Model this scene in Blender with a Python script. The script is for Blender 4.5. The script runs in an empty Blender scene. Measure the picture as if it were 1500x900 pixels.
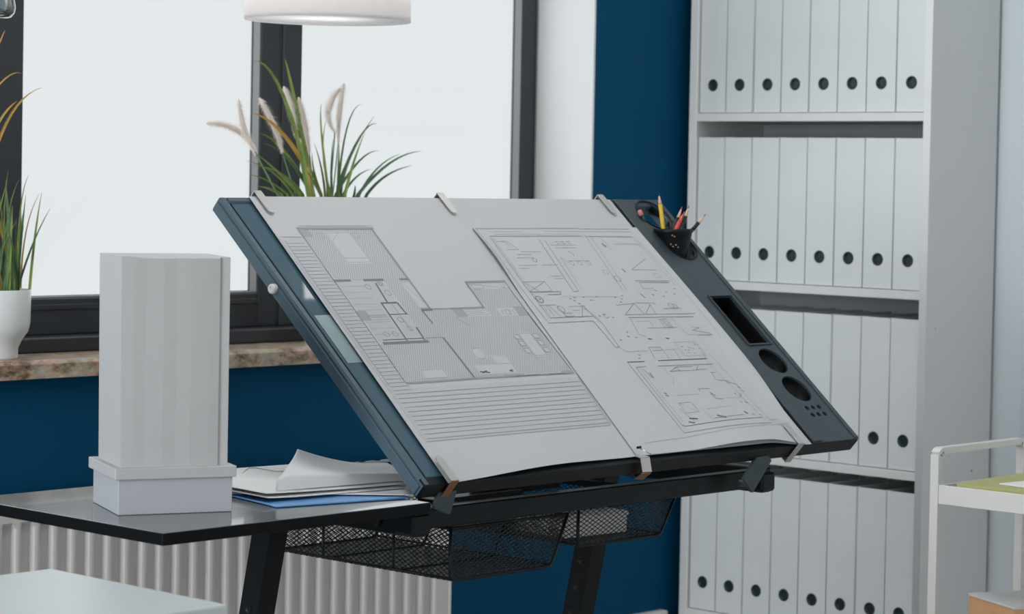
import bpy, bmesh, math, random
from mathutils import Vector, Matrix
random.seed(7)
S = bpy.context.scene
COL = S.collection
E = 1.25                                  # eye height
PI = math.pi

# ------------------------------------------------------------------ materials
def mat(name, col, rough=.5, metal=0, spec=.5, emit=None, estr=0, trans=0, ior=1.45, bump=None, coat=0, noise=None, sss=0, sheen=0):
    m = bpy.data.materials.new(name); m.use_nodes = True
    nt = m.node_tree; b = nt.nodes['Principled BSDF']
    b.inputs['Base Color'].default_value = (*col, 1)
    b.inputs['Roughness'].default_value = rough
    b.inputs['Metallic'].default_value = metal
    b.inputs['Specular IOR Level'].default_value = spec
    b.inputs['IOR'].default_value = ior
    b.inputs['Transmission Weight'].default_value = trans
    b.inputs['Coat Weight'].default_value = coat
    if emit:
        b.inputs['Emission Color'].default_value = (*emit, 1); b.inputs['Emission Strength'].default_value = estr
    tc = nt.nodes.new('ShaderNodeTexCoord')
    if noise:                              # (scale, second colour)
        n = nt.nodes.new('ShaderNodeTexNoise'); n.inputs['Scale'].default_value = noise[0]; n.inputs['Detail'].default_value = 5
        nt.links.new(tc.outputs['Object'], n.inputs['Vector'])
        r = nt.nodes.new('ShaderNodeValToRGB')
        r.color_ramp.elements[0].position = .35; r.color_ramp.elements[1].position = .65
        r.color_ramp.elements[0].color = (*col, 1); r.color_ramp.elements[1].color = (*noise[1], 1)
        nt.links.new(n.outputs['Fac'], r.inputs['Fac']); nt.links.new(r.outputs['Color'], b.inputs['Base Color'])
    if bump:                               # (scale, strength)
        n = nt.nodes.new('ShaderNodeTexNoise'); n.inputs['Scale'].default_value = bump[0]; n.inputs['Detail'].default_value = 4
        nt.links.new(tc.outputs['Object'], n.inputs['Vector'])
        bp = nt.nodes.new('ShaderNodeBump'); bp.inputs['Strength'].default_value = bump[1]; bp.inputs['Distance'].default_value = .002
        nt.links.new(n.outputs['Fac'], bp.inputs['Height']); nt.links.new(bp.outputs['Normal'], b.inputs['Normal'])
    return m

M = {}
M['blue_wall'] = mat('blue_wall_paint', (.0015, .064, .142), .65, spec=.12, noise=(1.5, (.002, .070, .154)), bump=(220, .12))
M['white_wall'] = mat('white_wall_paint', (.66, .72, .76), .7, bump=(150, .1))
M['reveal'] = mat('white_reveal_plaster', (.70, .71, .71), .7, bump=(120, .1))
M['ceiling'] = mat('ceiling_paint', (.8, .8, .8), .8)
M['floor'] = mat('floor_laminate', (.40, .37, .34), .45, noise=(3, (.45, .42, .39)))
M['frame'] = mat('window_frame_anthracite', (.034, .037, .043), .42, bump=(300, .08))
M['gasket'] = mat('window_gasket', (.20, .20, .20), .5)
M['seal'] = mat('window_seal_black', (.004, .02, .03), .5)
M['shelf'] = mat('bookcase_white', (.72, .73, .72), .5, bump=(90, .03))
M['backp'] = mat('bookcase_back_shaded', (.36, .38, .39), .7)  # greyer than the white carcass: shade of the shelf gaps put into the colour
M['binder'] = mat('binder_white', (.70, .73, .74), .45, noise=(9, (.72, .75, .76)))
M['ring'] = mat('binder_ring_dark', (.016, .030, .038), .35)
M['pages'] = mat('binder_pages', (.75, .73, .68), .8)
M['radiator'] = mat('radiator_enamel', (.64, .62, .60), .4)
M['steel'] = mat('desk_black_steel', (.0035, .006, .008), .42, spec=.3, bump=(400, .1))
M['board'] = mat('board_frame_slate', (.070, .112, .140), .38, bump=(500, .06))
M['tray'] = mat('tray_slate_plastic', (.045, .064, .076), .45, bump=(600, .08))
M['inset'] = mat('glass_inset_pale', (.26, .36, .38), .15)
M['glass_top'] = mat('tinted_glass_top', (.055, .115, .155), .03, spec=.6, coat=.3)
M['tabletop'] = mat('side_top_black_laminate', (.105, .118, .124), .23, spec=1.0, bump=(500, .03), coat=.35)
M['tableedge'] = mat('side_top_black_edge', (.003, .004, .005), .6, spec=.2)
M['black'] = mat('well_black_plastic', (.003, .003, .004), .5)
M['mesh'] = mat('basket_wire_black', (.004, .008, .010), .4, spec=.35)
M['alu'] = mat('brushed_aluminium', (.62, .62, .60), .35, metal=.7)
M['clip'] = mat('clip_satin_steel', (.55, .54, .52), .42, metal=.55)
M['copper'] = mat('clip_edge_copper', (.40, .19, .09), .35, metal=.8)
M['chrome'] = mat('clip_chrome', (.75, .68, .62), .3, metal=1)
M['paper'] = mat('drawing_paper', (.60, .605, .62), .75, bump=(60, .05))
M['paper2'] = mat('drawing_paper_overlay', (.61, .625, .645), .75, bump=(60, .05))
M['sheet'] = mat('office_paper', (.88, .875, .875), .7, bump=(40, .05))
M['ink'] = mat('plan_ink', (.33, .34, .355), .8)
M['inkd'] = mat('plan_ink_dark', (.15, .155, .16), .8)
M['inkf'] = mat('plan_ink_faint', (.44, .45, .47), .8)
M['wallink'] = mat('plan_wall_grey', (.34, .35, .365), .8)
M['wallblue'] = mat('plan_wall_bluegrey', (.22, .27, .30), .8)
M['terr'] = mat('plan_terrace_tint', (.55, .575, .597), .8)
M['terrl'] = mat('plan_terrace_lines', (.27, .31, .345), .8)
M['furn'] = mat('plan_furniture_white', (.60, .61, .63), .8)
M['block'] = mat('plan_column_grey', (.42, .42, .42), .8)
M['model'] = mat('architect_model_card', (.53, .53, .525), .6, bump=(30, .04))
M['modelb'] = mat('architect_model_base', (.50, .51, .54), .6)
M['folder'] = mat('blue_folder_card', (.10, .30, .62), .4)
M['pot'] = mat('ceramic_pot_white', (.74, .77, .76), .3)
M['soil'] = mat('potting_soil', (.05, .035, .02), .9)
M['leaf'] = mat('grass_blade_green', (.13, .21, .045), .5, noise=(30, (.25, .33, .09)))
M['leafd'] = mat('grass_blade_dark', (.06, .14, .075), .5, noise=(30, (.12, .21, .09)))
M['leafy'] = mat('grass_blade_orange', (.62, .33, .05), .5, noise=(25, (.40, .30, .08)))
M['plume'] = mat('grass_plume_cream', (.80, .74, .68), .9)
M['shade'] = mat('lamp_shade_fabric', (.72, .69, .67), .8)
M['cart'] = mat('cart_white_enamel', (.74, .73, .71), .4)
M['cabinet'] = mat('cabinet_top_white', (.66, .71, .71), .35)
M['yellow'] = mat('yellow_paper', (.47, .47, .20), .7)
M['mustard'] = mat('mustard_paper', (.38, .30, .03), .7)
M['carton'] = mat('carton_orange', (.60, .34, .17), .7, noise=(20, (.64, .37, .19)))
M['cartonlid'] = mat('carton_lid_grey', (.62, .62, .61), .7)
M['py'] = mat('pencil_yellow', (.72, .50, .03), .4)
M['pr'] = mat('pencil_red', (.75, .10, .10), .4)
M['pk'] = mat('pencil_black', (.012, .022, .026), .35)
M['wood'] = mat('pencil_wood', (.72, .52, .42), .7)
M['eraser'] = mat('eraser_pink', (.70, .28, .30), .8)
M['lead'] = mat('pencil_lead', (.03, .03, .03), .5)
M['redlead'] = mat('pencil_red_lead', (.75, .16, .14), .5)
M['knob'] = mat('knob_white_plastic', (.62, .62, .60), .5)
M['cardbox'] = mat('white_card_box', (.92, .90, .90), .6)
M['lamp'] = mat('fill_panel_diffuser', (.9, .9, .9), .6, emit=(1, .98, .95), estr=9.0)  # glow of the unseen panels added to brighten the room
M['lampc'] = mat('corner_lamp_diffuser', (.9, .9, .9), .6, emit=(1, .98, .95), estr=4.0)

def glassmat(name, tint, gloss=.06, rough=.02):
    m = bpy.data.materials.new(name); m.use_nodes = True; nt = m.node_tree; nt.nodes.clear()
    o = nt.nodes.new('ShaderNodeOutputMaterial'); t = nt.nodes.new('ShaderNodeBsdfTransparent'); g = nt.nodes.new('ShaderNodeBsdfGlossy')
    mx = nt.nodes.new('ShaderNodeMixShader'); lw = nt.nodes.new('ShaderNodeLayerWeight'); lw.inputs['Blend'].default_value = .25
    mm = nt.nodes.new('ShaderNodeMath'); mm.operation = 'MULTIPLY_ADD'; mm.inputs[1].default_value = gloss * 4; mm.inputs[2].default_value = gloss
    t.inputs['Color'].default_value = (*tint, 1); g.inputs['Roughness'].default_value = rough
    nt.links.new(lw.outputs['Fresnel'], mm.inputs[0]); nt.links.new(mm.outputs[0], mx.inputs[0])
    nt.links.new(t.outputs[0], mx.inputs[1]); nt.links.new(g.outputs[0], mx.inputs[2]); nt.links.new(mx.outputs[0], o.inputs[0])
    return m
def translucent(name, col, k):
    m = mat(name, col, .8); nt = m.node_tree; b = nt.nodes['Principled BSDF']; o = nt.nodes['Material Output']
    t = nt.nodes.new('ShaderNodeBsdfTranslucent'); t.inputs['Color'].default_value = (*col, 1); mx = nt.nodes.new('ShaderNodeMixShader'); mx.inputs[0].default_value = k
    nt.links.new(b.outputs[0], mx.inputs[1]); nt.links.new(t.outputs[0], mx.inputs[2]); nt.links.new(mx.outputs[0], o.inputs[0]); return m
M['shade'] = translucent('lamp_shade_fabric', (.97, .95, .94), .75)
M['shadedisc'] = translucent('lamp_diffuser_fabric', (.97, .97, .97), .65)
M['plume'] = translucent('grass_plume_cream', (.92, .86, .80), .4)
M['pane'] = glassmat('window_pane_glass', (.97, .985, .99), .015)
M['clear'] = glassmat('clear_glass', (.86, .90, .92), .22, .05)

def granite():
    m = bpy.data.materials.new('granite_sill'); m.use_nodes = True; nt = m.node_tree; b = nt.nodes['Principled BSDF']
    tc = nt.nodes.new('ShaderNodeTexCoord'); mp = nt.nodes.new('ShaderNodeMapping'); mp.inputs['Scale'].default_value = (1, 1.6, 1.8)
    n1 = nt.nodes.new('ShaderNodeTexNoise'); n1.inputs['Scale'].default_value = 26; n1.inputs['Detail'].default_value = 8; n1.inputs['Roughness'].default_value = .7
    n2 = nt.nodes.new('ShaderNodeTexVoronoi'); n2.inputs['Scale'].default_value = 85
    r = nt.nodes.new('ShaderNodeValToRGB'); cr = r.color_ramp
    cr.elements[0].position = .33; cr.elements[0].color = (.11, .07, .045, 1)
    cr.elements[1].position = .72; cr.elements[1].color = (.72, .62, .50, 1)
    for p, c in ((.42, (.30, .205, .135, 1)), (.48, (.48, .36, .25, 1)), (.58, (.60, .49, .37, 1))):
        e = cr.elements.new(p); e.color = c
    mx = nt.nodes.new('ShaderNodeMixRGB'); mx.blend_type = 'MULTIPLY'; mx.inputs[0].default_value = .3
    nt.links.new(tc.outputs['Object'], mp.inputs[0]); nt.links.new(mp.outputs[0], n1.inputs[0]); nt.links.new(mp.outputs[0], n2.inputs[0])
    nt.links.new(n1.outputs['Fac'], r.inputs[0]); nt.links.new(r.outputs[0], mx.inputs[1]); nt.links.new(n2.outputs['Color'], mx.inputs[2])
    nt.links.new(mx.outputs[0], b.inputs['Base Color']); b.inputs['Roughness'].default_value = .3
    return m
M['granite'] = granite()

def hatchmat(name, a, b_, scale, ang):
    """printed parquet hatching, drawn in the sheet's own UV (metres)"""
    m = bpy.data.materials.new(name); m.use_nodes = True; nt = m.node_tree; b = nt.nodes['Principled BSDF']
    uv = nt.nodes.new('ShaderNodeUVMap'); mp = nt.nodes.new('ShaderNodeMapping'); mp.inputs['Rotation'].default_value = (0, 0, ang)
    w = nt.nodes.new('ShaderNodeTexWave'); w.inputs['Scale'].default_value = scale
    r = nt.nodes.new('ShaderNodeValToRGB'); r.color_ramp.elements[0].position = .25; r.color_ramp.elements[1].position = .55
    r.color_ramp.elements[0].color = (*a, 1); r.color_ramp.elements[1].color = (*b_, 1)
    nt.links.new(uv.outputs[0], mp.inputs[0]); nt.links.new(mp.outputs[0], w.inputs[0]); nt.links.new(w.outputs['Fac'], r.inputs[0])
    nt.links.new(r.outputs[0], b.inputs['Base Color']); b.inputs['Roughness'].default_value = .8
    return m
M['hatch'] = hatchmat('plan_parquet_hatch', (.40, .41, .42), (.60, .61, .62), 105, .68)

# ------------------------------------------------------------------ mesh helpers
class MB:
    def __init__(s): s.bm = bmesh.new()
    def box(s, lo, hi, bevel=0, seg=1, rot=None, mi=0):
        cx = [(a + b) / 2 for a, b in zip(lo, hi)]; sz = [abs(b - a) for a, b in zip(lo, hi)]
        r = bmesh.ops.create_cube(s.bm, size=1); vs = r['verts']
        for v in vs: v.co = Vector((v.co.x * sz[0], v.co.y * sz[1], v.co.z * sz[2]))
        fs = list({f for v in vs for f in v.link_faces})
        if bevel:
            es = list({e for v in vs for e in v.link_edges})
            rb = bmesh.ops.bevel(s.bm, geom=es, offset=bevel, segments=seg, affect='EDGES', profile=.5)
            vs = list({v for f in rb['faces'] for v in f.verts} | {v for v in vs if v.is_valid})
        for v in vs:
            if rot is not None: v.co = rot @ v.co
            v.co += Vector(cx)
        for f in {f for v in vs for f in v.link_faces}: f.material_index = mi
        return s
    def poly(s, pts, mi=0):
        f = s.bm.faces.new([s.bm.verts.new(p) for p in pts]); f.material_index = mi; return f
    def prism(s, prof, ext, mi=0):
        """closed profile (list of 3d points) extruded by vector ext"""
        e = Vector(ext); a = [s.bm.verts.new(Vector(p)) for p in prof]; b = [s.bm.verts.new(Vector(p) + e) for p in prof]
        n = len(prof); fs = [s.bm.faces.new(a[::-1]), s.bm.faces.new(b)]
        for i in range(n): fs.append(s.bm.faces.new([a[i], a[(i + 1) % n], b[(i + 1) % n], b[i]]))
        for f in fs: f.material_index = mi
        return s
    def strip(s, a, b, mi=0):
        va = [s.bm.verts.new(p) for p in a]; vb = [s.bm.verts.new(p) for p in b]
        for i in range(len(a) - 1):
            f = s.bm.faces.new([va[i], va[i + 1], vb[i + 1], vb[i]]); f.material_index = mi
        return s
    def lathe(s, prof, c, seg=32, axis=None, mi=0, caps=True):
        """prof: (radius, height) list round axis through c"""
        q = Vector((0, 0, 1)).rotation_difference(Vector(axis)) if axis is not None else None
        rings = []
        for r, h in prof:
            ring = []
            for k in range(seg):
                p = Vector((r * math.cos(2 * PI * k / seg), r * math.sin(2 * PI * k / seg), h))
                if q: p = q @ p
                ring.append(s.bm.verts.new(p + Vector(c)))
            rings.append(ring)
        for a, b in zip(rings, rings[1:]):
            for k in range(seg):
                f = s.bm.faces.new([a[k], a[(k + 1) % seg], b[(k + 1) % seg], b[k]]); f.material_index = mi; f.smooth = True
        if caps:
            if prof[0][0] > 1e-6: f = s.bm.faces.new(rings[0][::-1]); f.material_index = mi
            if prof[-1][0] > 1e-6: f = s.bm.faces.new(rings[-1]); f.material_index = mi
        return s
    def tube(s, pts, r, seg=8, mi=0, caps=True):
        pts = [Vector(p) for p in pts]; rs = r if isinstance(r, (list, tuple)) else [r] * len(pts)
        rings = []; up = Vector((0, 0, 1))
        for i, p in enumerate(pts):
            t = (pts[min(i + 1, len(pts) - 1)] - pts[max(i - 1, 0)]).normalized()
            a = t.cross(up)
            if a.length < .05: a = t.cross(Vector((1, 0, 0)))
            a.normalize(); b = t.cross(a)
            rings.append([s.bm.verts.new(p + (a * math.cos(2 * PI * k / seg) + b * math.sin(2 * PI * k / seg)) * rs[i]) for k in range(seg)])
        for a, b in zip(rings, rings[1:]):
            for k in range(seg):
                f = s.bm.faces.new([a[k], a[(k + 1) % seg], b[(k + 1) % seg], b[k]]); f.material_index = mi; f.smooth = True
        if caps:
            for rg in (rings[0][::-1], rings[-1]): f = s.bm.faces.new(rg); f.material_index = mi
        return s
    def bar(s, a, b, w, t, side=(1, 0, 0), mi=0, bevel=0):
        """rectangular bar from a to b; w measured along side, t across it"""
        a = Vector(a); b = Vector(b); d = (b - a).normalized(); sd = Vector(side); sd = (sd - d * sd.dot(d)).normalized(); o = d.cross(sd)
        p = [a + sd * w / 2 * i + o * t / 2 * j for i, j in ((-1, -1), (1, -1), (1, 1), (-1, 1))]
        return s.prism(p, b - a, mi)
    def build(s, name, mats, parent=None, **tags):
        bmesh.ops.recalc_face_normals(s.bm, faces=s.bm.faces[:])
        me = bpy.data.meshes.new(name); s.bm.to_mesh(me); s.bm.free()
        for m in (mats if isinstance(mats, (list, tuple)) else [mats]): me.materials.append(M[m] if isinstance(m, str) else m)
        return link(name, me, parent, **tags)
def link(name, me, parent=None, **tags):
    o = bpy.data.objects.new(name, me); COL.objects.link(o)
    if parent is not None:
        o.parent = parent; o.matrix_parent_inverse = Matrix.Translation(-parent.location)   # parts are built in room coordinates
    for k, v in tags.items(): o[k] = v
    return o
def thing(name, loc, label, cat, group=None, **k):
    o = bpy.data.objects.new(name, None); COL.objects.link(o); o.location = loc; o.empty_display_size = .05
    o['label'] = label; o['category'] = cat
    if group: o['group'] = group
    for a, b in k.items(): o[a] = b
    return o
def setting(name, loc=(0, 0, 0)):
    o = bpy.data.objects.new(name, None); COL.objects.link(o); o.location = loc; o['kind'] = 'structure'; return o
def copy_thing(root, loc, label):
    r = root.copy(); COL.objects.link(r); r.location = loc; r['label'] = label
    for ch in list(root.children):
        c = ch.copy(); COL.objects.link(c); c.parent = r
        for g in list(ch.children):
            d = g.copy(); COL.objects.link(d); d.parent = c
    return r
def plate(outline, holes, thick, fn):
    """flat plate with real holes; outline/holes are 2D loops, fn maps (x, y, z) to the room"""
    cu = bpy.data.curves.new('plate', 'CURVE'); cu.dimensions = '2D'; cu.fill_mode = 'BOTH'; cu.extrude = thick / 2
    for lp in [outline] + holes:
        sp = cu.splines.new('POLY'); sp.points.add(len(lp) - 1)
        for i, p in enumerate(lp): sp.points[i].co = (p[0], p[1], 0, 1)
        sp.use_cyclic_u = True
    o = bpy.data.objects.new('tmp', cu); COL.objects.link(o)
    dg = bpy.context.evaluated_depsgraph_get(); me = bpy.data.meshes.new_from_object(o.evaluated_get(dg))
    bpy.data.objects.remove(o); bpy.data.curves.remove(cu)
    bm = bmesh.new(); bm.from_mesh(me); bpy.data.meshes.remove(me)
    for v in bm.verts: v.co = fn(v.co.x, v.co.y, v.co.z)
    mb = MB(); mb.bm.free(); mb.bm = bm; return mb
def circle(cx, cy, r, n=32, ry=None):
    return [(cx + r * math.cos(2 * PI * k / n), cy + (ry or r) * math.sin(2 * PI * k / n)) for k in range(n)]

# ------------------------------------------------------------------ room shell
XL, XR, YB, YW, ZC = -3.2, 4.585, -2.4, 3.6, 2.70
WX0, WX1, WZ0, WZ1 = 1.55, 4.043, E - .368, 2.42
MB().box((XL - .1, YB - .1, -.1), (XR + .1, 4.0, 0)).build('floor', 'floor', kind='structure')
MB().box((XL - .1, YB - .1, ZC), (XR + .1, 4.0, ZC + .1)).build('ceiling', 'ceiling', kind='structure')
b = MB()
b.box((XL, YW, 0), (XR, 3.795, WZ0)).box((XL, YW, WZ1), (XR, 3.795, ZC)).box((XL, YW, WZ0), (WX0, 3.795, WZ1)).box((WX1, YW, WZ0), (XR, 3.795, WZ1))
b.build('wall_back', 'blue_wall', kind='structure')
MB().box((XR, YB, 0), (XR + .1, 3.9, ZC)).build('wall_right', 'white_wall', kind='structure')
FX_0, FX_1, FZ0, FZ1 = -2.6, 3.8, .35, 2.45
b = MB(); b.box((XL, YB - .1, 0), (XR, YB, FZ0)).box((XL, YB - .1, FZ1), (XR, YB, ZC)).box((XL, YB - .1, FZ0), (FX_0, YB, FZ1)).box((FX_1, YB - .1, FZ0), (XR, YB, FZ1))
b.build('wall_front', 'white_wall', kind='structure')
w3 = setting('added_window_front', (.6, YB, FZ0))  # unseen window row behind the camera, added for frontal fill light
b = MB(); b.box((FX_0, YB - .08, FZ0), (FX_1, YB - .02, FZ0 + .06), .003).box((FX_0, YB - .08, FZ1 - .06), (FX_1, YB - .02, FZ1), .003)
for k in range(6): xx = FX_0 + (FX_1 - FX_0 - .06) * k / 5; b.box((xx, YB - .08, FZ0), (xx + .06, YB - .02, FZ1), .003)
b.build('window_frame', 'frame', w3)
b = MB(); LY0, LY1, LZ0, LZ1 = 1.3, 3.4, .6, 2.55
b.box((XL - .1, YB, 0), (XL, 3.9, LZ0)).box((XL - .1, YB, LZ1), (XL, 3.9, ZC)).box((XL - .1, YB, LZ0), (XL, LY0, LZ1)).box((XL - .1, LY1, LZ0), (XL, 3.9, LZ1))
b.build('wall_left', 'white_wall', kind='structure')
# reveal lining of the big window
MB().box((WX1 - .004, YW - .001, WZ0 + .03), (WX1 + .001, 3.79, WZ1)).build('trim_1', 'reveal', kind='structure')
MB().box((WX0, YW - .001, WZ1 - .004), (WX1, 3.79, WZ1 + .001)).build('trim_2', 'reveal', kind='structure')
# pilaster strip and door casing of the right wall, beyond the bookcase
MB().box((XR - .012, 2.20, 0), (XR + .001, 2.835, 2.2), .003).build('trim_3', 'white_wall', kind='structure')
# cable trunking low on the blue wall
MB().box((3.60, YW - .022, E - 1.055), (4.305, YW + .001, E - .970), .003).build('trim_4', 'shelf', kind='structure')
MB().box((XL, YW - .014, 0), (4.30, YW + .001, .08), .003).build('baseboard_back', 'shelf', kind='structure')

# window 1
FY = 3.76; GY = 3.787; PB = E - .233
w1 = setting('window_1', (2.8, FY, WZ0))
SX0 = WX0
def frame_rect(b, x0, x1, z0, z1, wl, wr, wb, wt, y0, y1, bev=.003):
    b.box((x0, y0, z0), (x0 + wl, y1, z1), bev).box((x1 - wr, y0, z0), (x1, y1, z1), bev)
    b.box((x0 + wl, y0, z0), (x1 - wr, y1, z0 + wb), bev).box((x0 + wl, y0, z1 - wt), (x1 - wr, y1, z1), bev)
b = MB(); frame_rect(b, WX0, WX1 - .004, E - .336, WZ1, .02, .012, .055, .05, FY + .006, 3.79)
b.box((3.287 - .006, FY + .004, E - .30), (3.287 + .006, 3.79, WZ1 - .04)); b.box((2.597, FY + .004, E - .30), (2.609, 3.79, WZ1 - .04))
b.box((WX0, 3.705, E - .336), (WX1 - .004, FY + .02, E - .308), .003)              # bottom profile that meets the sill
b.build('window_frame', 'frame', w1)
for (x0, x1, xl) in ((2.609, 3.281, 2.671), (3.293, 4.025, 3.343)):
    zb = E - .308
    pr = 3.235 if x0 < 3 else 3.985
    s = MB(); 
    # stiles and rails; the inner edge carries a step towards the glass
    wl = xl - x0; wr = x1 - pr
    frame_rect(s, x0, x1, zb, WZ1 - .05, wl, wr, PB - .008 - zb, .06, FY, GY + .004, .002)
    # slanted groove along the lower rail
    s.box((xl, FY - .004, E - .262), (pr, FY + .002, E - .252), .001)
    so = s.build('window_sash', 'frame', w1)
    g = MB(); frame_rect(g, xl - .001, pr + .001, PB - .009, WZ1 - .108, .002, .003, .004, .002, FY + .003, GY + .002, 0)
    g.build('glazing_bead', 'gasket', so)
    g = MB(); frame_rect(g, xl - .001, pr + .001, PB - .009, WZ1 - .108, .002, .0035, .005, .003, GY - .004, GY - .001, 0)
    g.build('pane_seal', 'seal', so)
    MB().box((xl - .004, GY - .001, PB - .008), (pr + .004, GY + .003, WZ1 - .106)).build('glass_pane', 'pane', so)
s = MB(); frame_rect(s, WX0 + .02, 2.597, E - .308, WZ1 - .05, .05, .058, .075, .06, FY, GY + .004, .002); so = s.build('window_sash', 'frame', w1)
MB().box((WX0 + .06, GY - .001, PB - .008), (2.545, GY + .003, WZ1 - .106)).build('glass_pane', 'pane', so)
s = MB(); s.prism([(WX0 - .03, 3.57, E - .368), (WX0 - .03, 3.80, E - .368), (WX0 - .03, 3.80, E - .336), (WX0 - .03, 3.578, E - .336), (WX0 - .03, 3.570, E - .343)], (4.043 + .02 - WX0 + .03, 0, 0))
so = s.build('window_sill', 'granite', w1); so['label'] = 'brown speckled granite sill'
# unseen side window, added to light the room from the left
w2 = setting('added_window_left', (XL, 1.95, LZ0))
b = MB()
for y0, y1 in ((LY0, LY0 + .06), (LY1 - .06, LY1), (2.32, 2.38)): b.box((XL - .08, y0, LZ0), (XL - .02, y1, LZ1), .003)
b.box((XL - .08, LY0, LZ0), (XL - .02, LY1, LZ0 + .06), .003).box((XL - .08, LY0, LZ1 - .06), (XL - .02, LY1, LZ1), .003)
b.build('window_frame', 'frame', w2)

# unseen ceiling panels: corner one placed for its reflection, others added as fill
lamp0 = None
for i, (x, y, lab) in enumerate(((4.205, 3.17, 'square ceiling light panel in the corner above the binder shelves'), (2.6, 2.5, 'unseen square fill light panel added above the drafting desk'),
                            (.2, 3.1, 'unseen square fill light panel added left of the drafting desk'), (3.85, 1.8, 'unseen square fill light panel added over the right of the room'))):
    if i < 2:
        t = thing('unseen_ceiling_light', (x, y, ZC), lab, 'ceiling light', 'ceiling light panels'); lamp0 = t
        b = MB(); 
        for a, c in (((-.285, -.3), (.285, -.28)), ((-.285, .28), (.285, .3)), ((-.3, -.3), (-.28, .3)), ((.28, -.3), (.3, .3))):
            b.box((x + a[0], y + a[1], ZC - .02), (x + c[0], y + c[1], ZC))
        b.build('lamp_frame', 'shelf', t)
        MB().box((x - .28, y - .28, ZC - .012), (x + .28, y + .28, ZC - .002)).build('diffuser', 'lampc' if i == 0 else 'lamp', t)
    else: copy_thing(lamp0, (x, y, ZC), lab)

# ------------------------------------------------------------------ radiator
b = MB(); RX0, RX1, RY = 1.80, 3.52, 3.492; zt, zb = E - .572, E - 1.13
prof = [(RX0, RY)]; x = RX0 + .03; pitch = .0385
while x + pitch < RX1 - .02:
    prof += [(x, RY), (x + .004, RY + .001), (x + .010, RY + .010), (x + .0255, RY + .010), (x + .0315, RY + .001), (x + .0355, RY)]; x += pitch
prof.append((RX1, RY))
zs = [(zt, 0), (zt - .030, 0), (zt - .040, 1), (zb + .062, 1), (zb + .052, 0), (zb, 0)]
rows = [[b.bm.verts.new((px, RY + (py - RY) * k, z)) for px, py in prof] for z, k in zs]
for r0, r1 in zip(rows, rows[1:]):
    for i in range(len(prof) - 1): b.bm.faces.new([r0[i], r0[i + 1], r1[i + 1], r1[i]])
rad = thing('radiator', ((RX0 + RX1) / 2, 3.53, zb), 'white corrugated panel radiator under the granite window sill', 'radiator')
b.build('front_panel', 'radiator', rad)
MB().box((RX0, RY + .018, zb + .01), (RX1, 3.568, zt - .01)).build('rear_panel', 'radiator', rad)
b = MB(); b.box((RX0, RY, zt), (RX1, 3.57, zt + .004), .001)
for k in range(40): b.box((RX0 + .03 + k * .042, RY + .015, zt + .003), (RX0 + .052 + k * .042, 3.555, zt + .008))
b.build('top_grille', 'radiator', rad)
for xx in (RX0, RX1): MB().box((xx - .003, RY - .002, zb), (xx + .003, 3.57, zt + .006), .001).build('end_cap', 'radiator', rad)
for xx in (RX0 + .2, RX1 - .2): MB().box((xx - .015, 3.56, zb + .1), (xx + .015, YW - .0008, zt - .1)).build('wall_bracket', 'radiator', rad)
b = MB(); b.tube([(RX1 - .05, 3.53, zb + .01), (RX1 - .05, 3.53, -.0)], .008).tube([(RX1 - .10, 3.53, zb + .01), (RX1 - .10, 3.53, -.0)], .008); b.build('pipe', 'radiator', rad)

# ------------------------------------------------------------------ bookcase and binders
BX0, BX1, BY0, BY1 = 4.324, 4.574, 2.921, 3.565; PT = .018
bc = thing('bookcase', (4.45, 3.243, 0), 'tall white open bookcase full of white binders in the corner', 'bookcase')
b = MB(); b.box((BX0, BY1 - PT - .004, 0), (BX1, BY1, 2.36), .0015); b.build('side_panel', 'shelf', bc)
sp = plate([(BX0, 0), (BX1, 0), (BX1, 2.36), (BX0, 2.36)], [circle(4.509, E - .607, .0035, 12), circle(4.36, E - .30, .002, 8)], PT, lambda x, y, z: Vector((x, BY0 + PT / 2 + z, y)))
sp.build('side_panel', 'shelf', bc)
ZS = [E - .962, E - .600, E - .2235, E + .147, E + .520, E + .893]
for z in ZS + [.10]:
    MB().box((BX0 + .001, BY0 + PT, z - PT), (BX1 - .004, BY1 - PT - .004, z), .001).build('shelf_board', 'shelf', bc)
MB().box((BX0 + .001, BY0 + PT, 2.342), (BX1 - .004, BY1 - PT - .004, 2.36), .001).build('top_panel', 'shelf', bc)
MB().box((BX1 - .004, BY0 + PT, .06), (BX1, BY1 - PT, 2.36)).build('back_panel', 'backp', bc)
MB().box((BX0 + .02, BY0 + PT, 0), (BX0 + .036, BY1 - PT - .004, .082)).build('plinth', 'shelf', bc)

BW, BH, BD = .0738, .3175, .215; pitch = .0753
def make_binder():
    t = thing('ring_binder', (0, 0, 0), '', 'binder', 'white ring binders in the bookcase')
    hz = .062; sx = 0                     # spine faces -X at x = 0, centred on y = 0
    s = plate([(-BW / 2 + .001, .001), (BW / 2 - .001, .001), (BW / 2 - .001, BH - .001), (-BW / 2 + .001, BH - .001)], [circle(0, hz, .0125, 28)], .0024, lambda x, y, z: Vector((sx + .0012 + z, x, y)))
    s.build('spine', 'binder', t)
    c = MB()
    c.box((.003, -BW / 2, 0), (BD, -BW / 2 + .0025, BH), .0008).box((.003, BW / 2 - .0025, 0), (BD, BW / 2, BH), .0008)
    c.build('cover', 'binder', t)
    MB().box((.02, -BW / 2 + .006, .006), (BD - .005, BW / 2 - .018, BH - .060)).build('pages', 'pages', t)
    r = MB(); r.lathe([(.0095, .004), (.0098, -.0006), (.0118, -.0014), (.0134, -.0012), (.0138, .0004), (.0128, .004)], (0, 0, hz), 28, (1, 0, 0)); r.lathe([(.0096, .0035), (.0001, .0040)], (0, 0, hz), 28, (1, 0, 0))
    r.build('finger_ring', 'ring', t)
    return t
ordn = ['first', 'second', 'third', 'fourth', 'fifth', 'sixth', 'seventh', 'eighth']
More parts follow.
